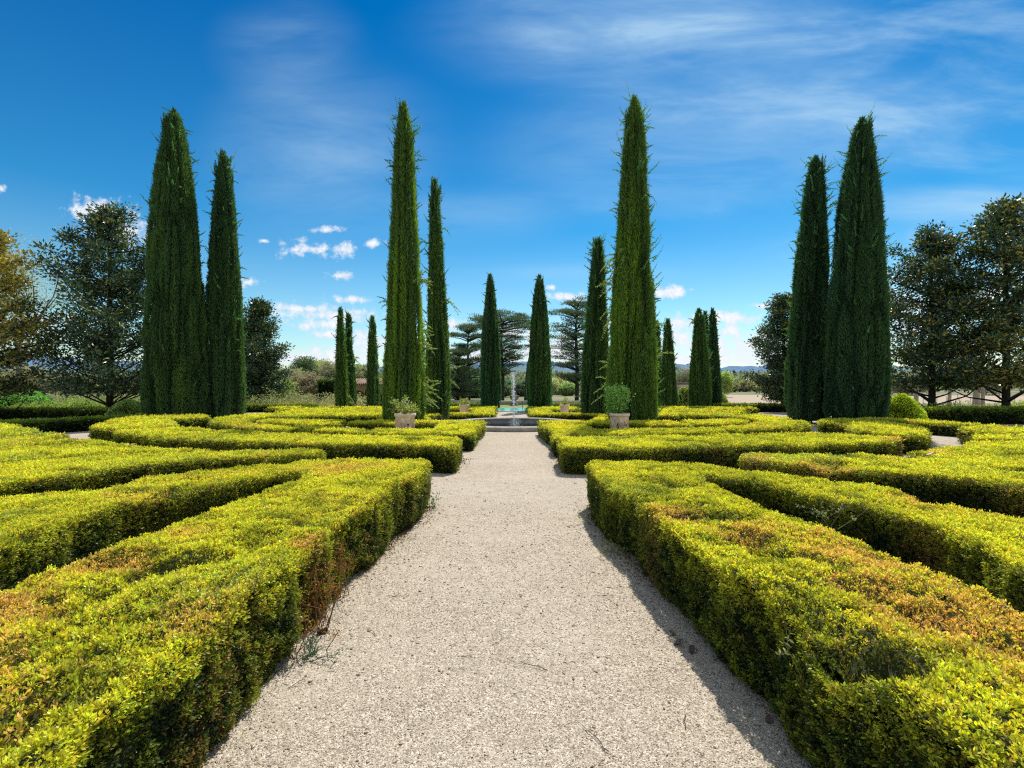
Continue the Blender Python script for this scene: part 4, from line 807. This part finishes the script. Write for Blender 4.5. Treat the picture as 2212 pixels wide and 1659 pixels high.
def dleaf(x, y, s, col, label, z=None):
    X, Y = (gp(x, y) if z is None else (x, y)); z = 0.012 if z is None else z; A = Acc(); k = 7; rg = np.random.default_rng(int(abs(X * 100 + Y * 10))); a = rg.random() * 6.28
    V = []; 
    for i in range(k):
        t = i / (k - 1); w = s * .28 * math.sin(math.pi * min(1, t * .95 + .03)) ** .7
        for sg in (-1, 0, 1): V.append(((t - .5) * s, sg * w, s * .12 * abs(sg) + s * .1 * math.sin(t * 5 + 1)))
    fs = [[3 * i + j, 3 * i + 3 + j, 3 * i + 4 + j, 3 * i + 1 + j] for i in range(k - 1) for j in (0, 1)]
    A.add(V, fs, col); ob = A.build('dead_leaf', M_LITTER, smooth=True); ob.location = (X, Y, z); ob.rotation_euler = (.15, .1, a); tag(ob, label, 'leaf', 'fallen dead leaves')
dleaf(456, 1621, .055, (.28, .13, .07), 'rust brown dead leaf at the foot of the nearest left hedge')
dleaf(1465, 1392, .07, (.12, .09, .07), 'curled grey brown dead leaf in the shade of the nearest right hedge')
dleaf(1495, 1408, .07, (.1, .07, .05), 'dark curled leaf beside the grey one under the right hedge')
dleaf(1660, 1560, .05, (.14, .08, .06), 'small dark leaf farther forward under the right hedge')
dleaf(1452, 1372, .05, (.16, .1, .07), 'tiny leaf against the foot of the right hedge')
dleaf(-6.75, 8.6, .14, (.7, .62, .55), 'pale dry leaf lying on the broad hedge at the left edge', .56)
dleaf(6.3, 7.3, .17, (.7, .5, .42), 'pale pinkish dry leaf lying on the wide right hedge', .58)
dleaf(gx(1414, 5.2), 5.2, .06, (.22, .08, .04), 'reddish leaf on top of the nearest right hedge', .635)
for x, y, l in ((691, 1370, 'left'), (702, 1367, 'right')):
    X, Y = gp(x, y); A = Acc(); n = 90; t = R.random(n); a = np.arange(n) * 2.4; rr = .016 * np.sin(np.pi * np.clip((np.arange(n) + 4) / (n + 8), 0, 1)) ** .6
    P = np.stack([np.cos(a) * rr * .8, np.sin(a) * rr * .8, np.linspace(.002, .03, n)], 1); A.kites(P, np.stack([np.cos(a), np.sin(a), a * 0 + .3], 1), .009, .008, np.array([.16, .07, .035]) * (.6 + .8 * R.random((n, 1))))
    A.lathe([(0.001, 0), (.012, .006), (.014, .016), (.008, .028), (.001, .031)], (.08, .04, .02), 10)
    ob = A.build('cypress_cone', M_LITTER); ob.location = (X, Y, 0); tag(ob, '%s one of two small round brown cones on the gravel' % l, 'cone', 'brown cones on the path')
for i, (x, y, l) in enumerate(((1140, 1440, .22), (800, 1365, .14), (1320, 1290, .16), (1620, 1180, .1), (1290, 1600, .2), (855, 1290, .12), (725, 1345, .15), (1010, 1420, .08), (1480, 1560, .12), (640, 1480, .1))):
    if x == 1620: continue
    X, Y = gp(x, y); A = Acc(); a = R.random() * 3.1; u = np.linspace(-.5, .5, 6)
    pts = np.stack([u * l * math.cos(a), u * l * math.sin(a), .006 + 0 * u], 1) + np.array([0, 0, 1.]) * R.random((6, 1)) * .008 + R.normal(0, l * .03, (6, 3)) * np.array([1, 1, 0]); A.tube(pts, np.linspace(.0025, .001, 6), (.1, .075, .055), 5)
    A.tube([pts[3], pts[3] + np.array([.02, .03, .006])], [.0015, .0008], (.1, .075, .055), 4)
    ob = A.build('twig', M_BARK); ob.location = (X, Y, 0); tag(ob, 'thin dark dry twig lying on the pale gravel', 'twig', 'dry twigs on the path')
# dead bare stems in the brown gap of the left hedge, and weeds
def stems(X, Y, n, h, label, rgseed, lean=(.1, 0), col=(.32, .19, .09), leafc=None, z0=0.0, name='dead_stems', cat='dead stems', spread=.04, ls=.02, th=.003):
    rg = np.random.default_rng(rgseed); A = Acc()
    for i in range(n):
        b = np.array([rg.normal(0, spread), rg.normal(0, spread), 0]); e = np.array([lean[0] + rg.normal(0, .09), lean[1] + rg.normal(0, .1), h * rg.uniform(.6, 1.1)]); m_ = b + e * .5 + rg.normal(0, .02, 3)
        A.tube([b, m_, b + e], [th, th * .75, th * .35], np.array(col) * rg.uniform(.7, 1.2), 5)
        for _ in range(3):
            s0 = b + e * rg.uniform(.35, .9); e2 = s0 + rg.normal(0, .05, 3) + np.array([0, 0, .06]); A.tube([s0, e2], [th * .5, th * .25], col, 4)
            if leafc is not None:
                k = 9; A.kites(s0 + (e2 - s0) * rg.random((k, 1)) + rg.normal(0, ls * .35, (k, 3)), rg.normal(0, 1, (k, 3)) + np.array([0, 0, .7]), ls, ls * .45, np.array(leafc) * rg.uniform(.6, 1.2, (k, 1)))
    ob = A.build(name, M_PLAIN)
    if name == 'dead_stems': ob.parent = LEFT_HEDGE; ob.location = (X - LEFT_HEDGE.location.x, Y - LEFT_HEDGE.location.y, z0); tag(ob, label)
    else: ob.location = (X, Y, z0); tag(ob, label, cat)
stems(-1.30, 3.3, 16, .46, 'rusty bare dead stems sticking out of the left hedge face', 301, (.01, .0), leafc=(.42, .17, .05))
stems(-1.30, 2.95, 9, .3, 'tan bare stems at the foot of the left hedge gap', 302, (.02, .03), (.36, .22, .1), leafc=(.4, .22, .06))
stems(-1.33, 3.75, 10, .6, 'orange brown dead sprigs at the top edge of the left hedge', 303, (.03, 0), leafc=(.48, .18, .06))
stems(-1.16, 6.5, 5, .45, 'orange dead sprig at the far corner of the nearest left hedge', 304, (.0, 0), leafc=(.48, .18, .06))
stems(1.42, 2.1, 4, .34, 'long pale weed shoots leaning out of the nearest right hedge', 305, (-.1, -.1), (.34, .3, .16), leafc=(.42, .46, .2), z0=.2, name='weed', cat='weed', ls=.028, spread=.05)
stems(2.55, 3.9, 5, .22, 'grey green bedstraw weed in the slot of the right hedge', 307, (.0, -.05), (.25, .26, .15), leafc=(.42, .46, .2), z0=.5, name='weed', cat='weed', ls=.02, spread=.05)
stems(-1.22, 2.9, 7, .035, 'bluish tuft of grass weed on the gravel by the left hedge', 309, (.03, -.02), (.1, .16, .09), leafc=(.12, .22, .12), name='weed', cat='weed', spread=.03)
stems(gp(934, 1098)[0], gp(934, 1098)[1], 4, .09, 'small green sprout on the gravel near the far corner of the left hedge', 310, (.0, .0), (.14, .2, .05), leafc=(.2, .32, .06), name='weed', cat='weed', spread=.02, ls=.03)
stems(gp(1283, 1130)[0] + .02, gp(1283, 1130)[1], 10, .1, 'light green weeds along the foot of the nearest right hedge', 311, (-.06, -.03), (.2, .24, .08), leafc=(.28, .36, .08), name='weed', cat='weed', spread=.05)
stems(gp(1330, 1195)[0], gp(1330, 1195)[1], 9, .08, 'thin pale weeds in the shadow of the right hedge', 312, (-.05, -.03), (.22, .24, .1), leafc=(.26, .34, .08), name='weed', cat='weed', spread=.05)

# ---------------------------------------------------------------- light, sky, camera
el, az = math.radians(59), math.radians(25)
sv = Vector((math.sin(az) * math.cos(el), math.cos(az) * math.cos(el), math.sin(el)))
L = bpy.data.lights.new('Sun', 'SUN'); L.energy = 5.0; L.angle = math.radians(.55); L.color = (1, .955, .87)
lo = bpy.data.objects.new('sun', L); COL.objects.link(lo); lo.rotation_euler = sv.to_track_quat('Z', 'Y').to_euler()
w = bpy.data.worlds.new('World'); sc.world = w; w.use_nodes = True; q = NT(w.node_tree)
for n_ in list(w.node_tree.nodes): w.node_tree.nodes.remove(n_)
sky = q.n('ShaderNodeTexSky', sky_type='NISHITA', sun_disc=False, sun_elevation=el, sun_rotation=az, altitude=200.0, air_density=1.0, dust_density=.6, ozone_density=2.5)
tc = q.n('ShaderNodeTexCoord').outputs['Generated']; sx = q.n('ShaderNodeSeparateXYZ', i_0=tc)
yy = q.math('MAXIMUM', sx.outputs[1], .05); u = q.math('DIVIDE', sx.outputs[0], yy); v = q.math('DIVIDE', sx.outputs[2], yy)
zel = sx.outputs[2]
skyc = q.mix(1.0, sky.outputs[0], q.ramp(zel, [(0.0, (1.0, 1.02, .93)), (.12, (.64, .94, .93)), (.3, (.13, .64, .86)), (.6, (.0, .38, .71))]), 'MULTIPLY')
uv = q.n('ShaderNodeCombineXYZ', i_0=u, i_1=v).outputs[0]
nz = q.n('ShaderNodeTexNoise', i_Vector=uv, i_Scale=34.0, i_Detail=9.0, i_Roughness=.66).outputs[0]
CL = [(205, 455, 44, 26), (232, 472, 50, 28), (262, 500, 40, 24), (330, 505, 40, 22), (690, 537, 62, 9), (632, 538, 26, 15), (730, 540, 36, 13), (711, 495, 26, 7), (806, 525, 20, 8), (730, 595, 22, 8), (758, 646, 34, 8), (655, 668, 62, 9), (735, 682, 62, 11), (690, 700, 46, 9), (706, 722, 24, 6),
      (640, 772, 46, 12), (705, 775, 46, 15), (780, 750, 30, 20), (1230, 641, 36, 11), (1190, 622, 12, 5), (1442, 630, 34, 13), (1642, 660, 20, 5), (1570, 685, 42, 9), (1575, 714, 24, 9), (1470, 740, 36, 24), (1530, 748, 44, 20), (1605, 748, 50, 18), (1640, 725, 34, 10), (1670, 768, 60, 12), (1450, 775, 50, 16), (1060, 775, 90, 22), (1200, 760, 80, 28), (535, 610, 16, 10), (570, 520, 12, 4), (3, 410, 12, 9), (60, 700, 50, 14), (1930, 660, 60, 30), (430, 780, 60, 14), (1800, 770, 60, 16), (2000, 700, 60, 20), (2140, 640, 60, 22), (1340, 700, 40, 14), (1500, 700, 40, 14), (560, 775, 50, 14), (860, 740, 60, 14), (1110, 720, 60, 12), (1560, 775, 70, 16), (980, 700, 30, 8)]
acc = None
for cx, cy, rx, ry in CL:
    if cy > 655: rx, ry = rx * 1.3, ry * 1.35
    d_ = q.vm('MULTIPLY', q.vm('SUBTRACT', uv, ((cx - 1106) / 1045, (829.5 - cy) / 1045, 0)), (1045 / rx / 1.4, 1045 / ry / 1.4, 0)); ln = q.vm('LENGTH', d_, out=1)
    e_ = q.math('SUBTRACT', 1.0, ln); acc = e_ if acc is None else q.math('MAXIMUM', acc, e_)
cm = q.math('ADD', acc, q.math('MULTIPLY', q.math('SUBTRACT', nz, .5), 3.8))
cum = q.n('ShaderNodeMapRange', i_0=cm, i_1=-.1, i_2=.9, i_3=0.0, i_4=.98, interpolation_type='SMOOTHSTEP').outputs[0]
fwd = q.n('ShaderNodeMapRange', i_0=sx.outputs[1], i_1=.1, i_2=.3).outputs[0]
cum = q.math('MULTIPLY', cum, fwd)
# high thin cirrus
mp = q.n('ShaderNodeMapping', i_Vector=uv); mp.inputs['Rotation'].default_value = (0, 0, math.radians(-22)); mp.inputs['Scale'].default_value = (1.3, 5.2, 1)
c1 = q.n('ShaderNodeTexNoise', i_Vector=mp.outputs[0], i_Scale=1.8, i_Detail=9.0, i_Roughness=.62, i_Distortion=.35).outputs[0]
c2 = q.n('ShaderNodeTexNoise', i_Vector=uv, i_Scale=1.1, i_Detail=3.0).outputs[0]
bias = q.n('ShaderNodeMapRange', i_0=u, i_1=-1.1, i_2=1.0, i_3=-.14, i_4=.06).outputs[0]
ci = q.n('ShaderNodeMapRange', i_0=q.math('ADD', q.math('ADD', q.math('MULTIPLY', c1, .6), q.math('MULTIPLY', c2, .4)), bias), i_1=.5, i_2=.78, i_3=0.0, i_4=.4, interpolation_type='SMOOTHSTEP').outputs[0]
for cx, cy, rx, ry, am in ((1450, 60, 640, 200, .5), (1850, 250, 420, 160, .28), (2050, 440, 330, 55, .35), (700, 330, 330, 250, .3), (1250, 590, 300, 30, .2), (1975, 520, 30, 45, .25), (620, 100, 200, 150, .2), (1500, 330, 560, 200, .34), (1000, 470, 300, 80, .2)):
    d_ = q.vm('LENGTH', q.vm('MULTIPLY', q.vm('SUBTRACT', uv, ((cx - 1106) / 1045, (829.5 - cy) / 1045, 0)), (1045 / rx, 1045 / ry, 0)), out=1)
    g_ = q.math('MULTIPLY', q.math('MULTIPLY', q.n('ShaderNodeMapRange', i_0=d_, i_1=1.0, i_2=0.0, interpolation_type='SMOOTHSTEP').outputs[0], am), q.n('ShaderNodeMapRange', i_0=c1, i_1=.33, i_2=.62, i_3=.35, i_4=1.2).outputs[0]); ci = q.math('ADD', ci, g_)
ci = q.math('MULTIPLY', q.math('MINIMUM', ci, .6), fwd)
c = q.mix(ci, skyc, (3.9, 5.5, 6.6)); 
shade = q.n('ShaderNodeMapRange', i_0=cm, i_1=.1, i_2=1.3).outputs[0]
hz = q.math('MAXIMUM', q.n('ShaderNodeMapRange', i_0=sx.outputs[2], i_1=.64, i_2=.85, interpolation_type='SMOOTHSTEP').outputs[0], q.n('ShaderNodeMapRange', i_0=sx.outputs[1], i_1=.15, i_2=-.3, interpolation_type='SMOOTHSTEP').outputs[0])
c = q.mix(q.math('MULTIPLY', hz, .7), c, (4.3, 4.6, 4.9))     # pale sky added out of view, overhead and behind, as neutral fill
c = q.mix(cum, c, q.mix(shade, (4.8, 5.4, 6.2), (6.6, 6.7, 6.9)))
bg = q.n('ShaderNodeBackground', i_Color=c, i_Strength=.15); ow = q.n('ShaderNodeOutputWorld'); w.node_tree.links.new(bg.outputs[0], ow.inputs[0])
w.cycles.sampling_method = 'MANUAL'; w.cycles.sample_map_resolution = 512
cam = bpy.data.cameras.new('Camera'); co = bpy.data.objects.new('camera', cam); COL.objects.link(co)
co.location = (0, 0, CAMZ); co.rotation_euler = (math.radians(90), 0, 0); cam.sensor_width = 36; cam.lens = 36 * F / 3840; cam.clip_end = 12000; cam.clip_start = .05
sc.camera = co
sc.render.engine = 'CYCLES'; sc.cycles.max_bounces = 6; sc.cycles.diffuse_bounces = 3; sc.cycles.transmission_bounces = 3; sc.cycles.use_denoising = False; sc.cycles.pixel_filter_type = 'BLACKMAN_HARRIS'; sc.cycles.filter_width = 1.2; sc.cycles.sample_clamp_indirect = 3.0
sc.view_settings.view_transform = 'Standard'; sc.view_settings.look = 'None'; sc.view_settings.exposure = 0; sc.view_settings.gamma = 1
sc.render.resolution_x, sc.render.resolution_y = 1024, 768
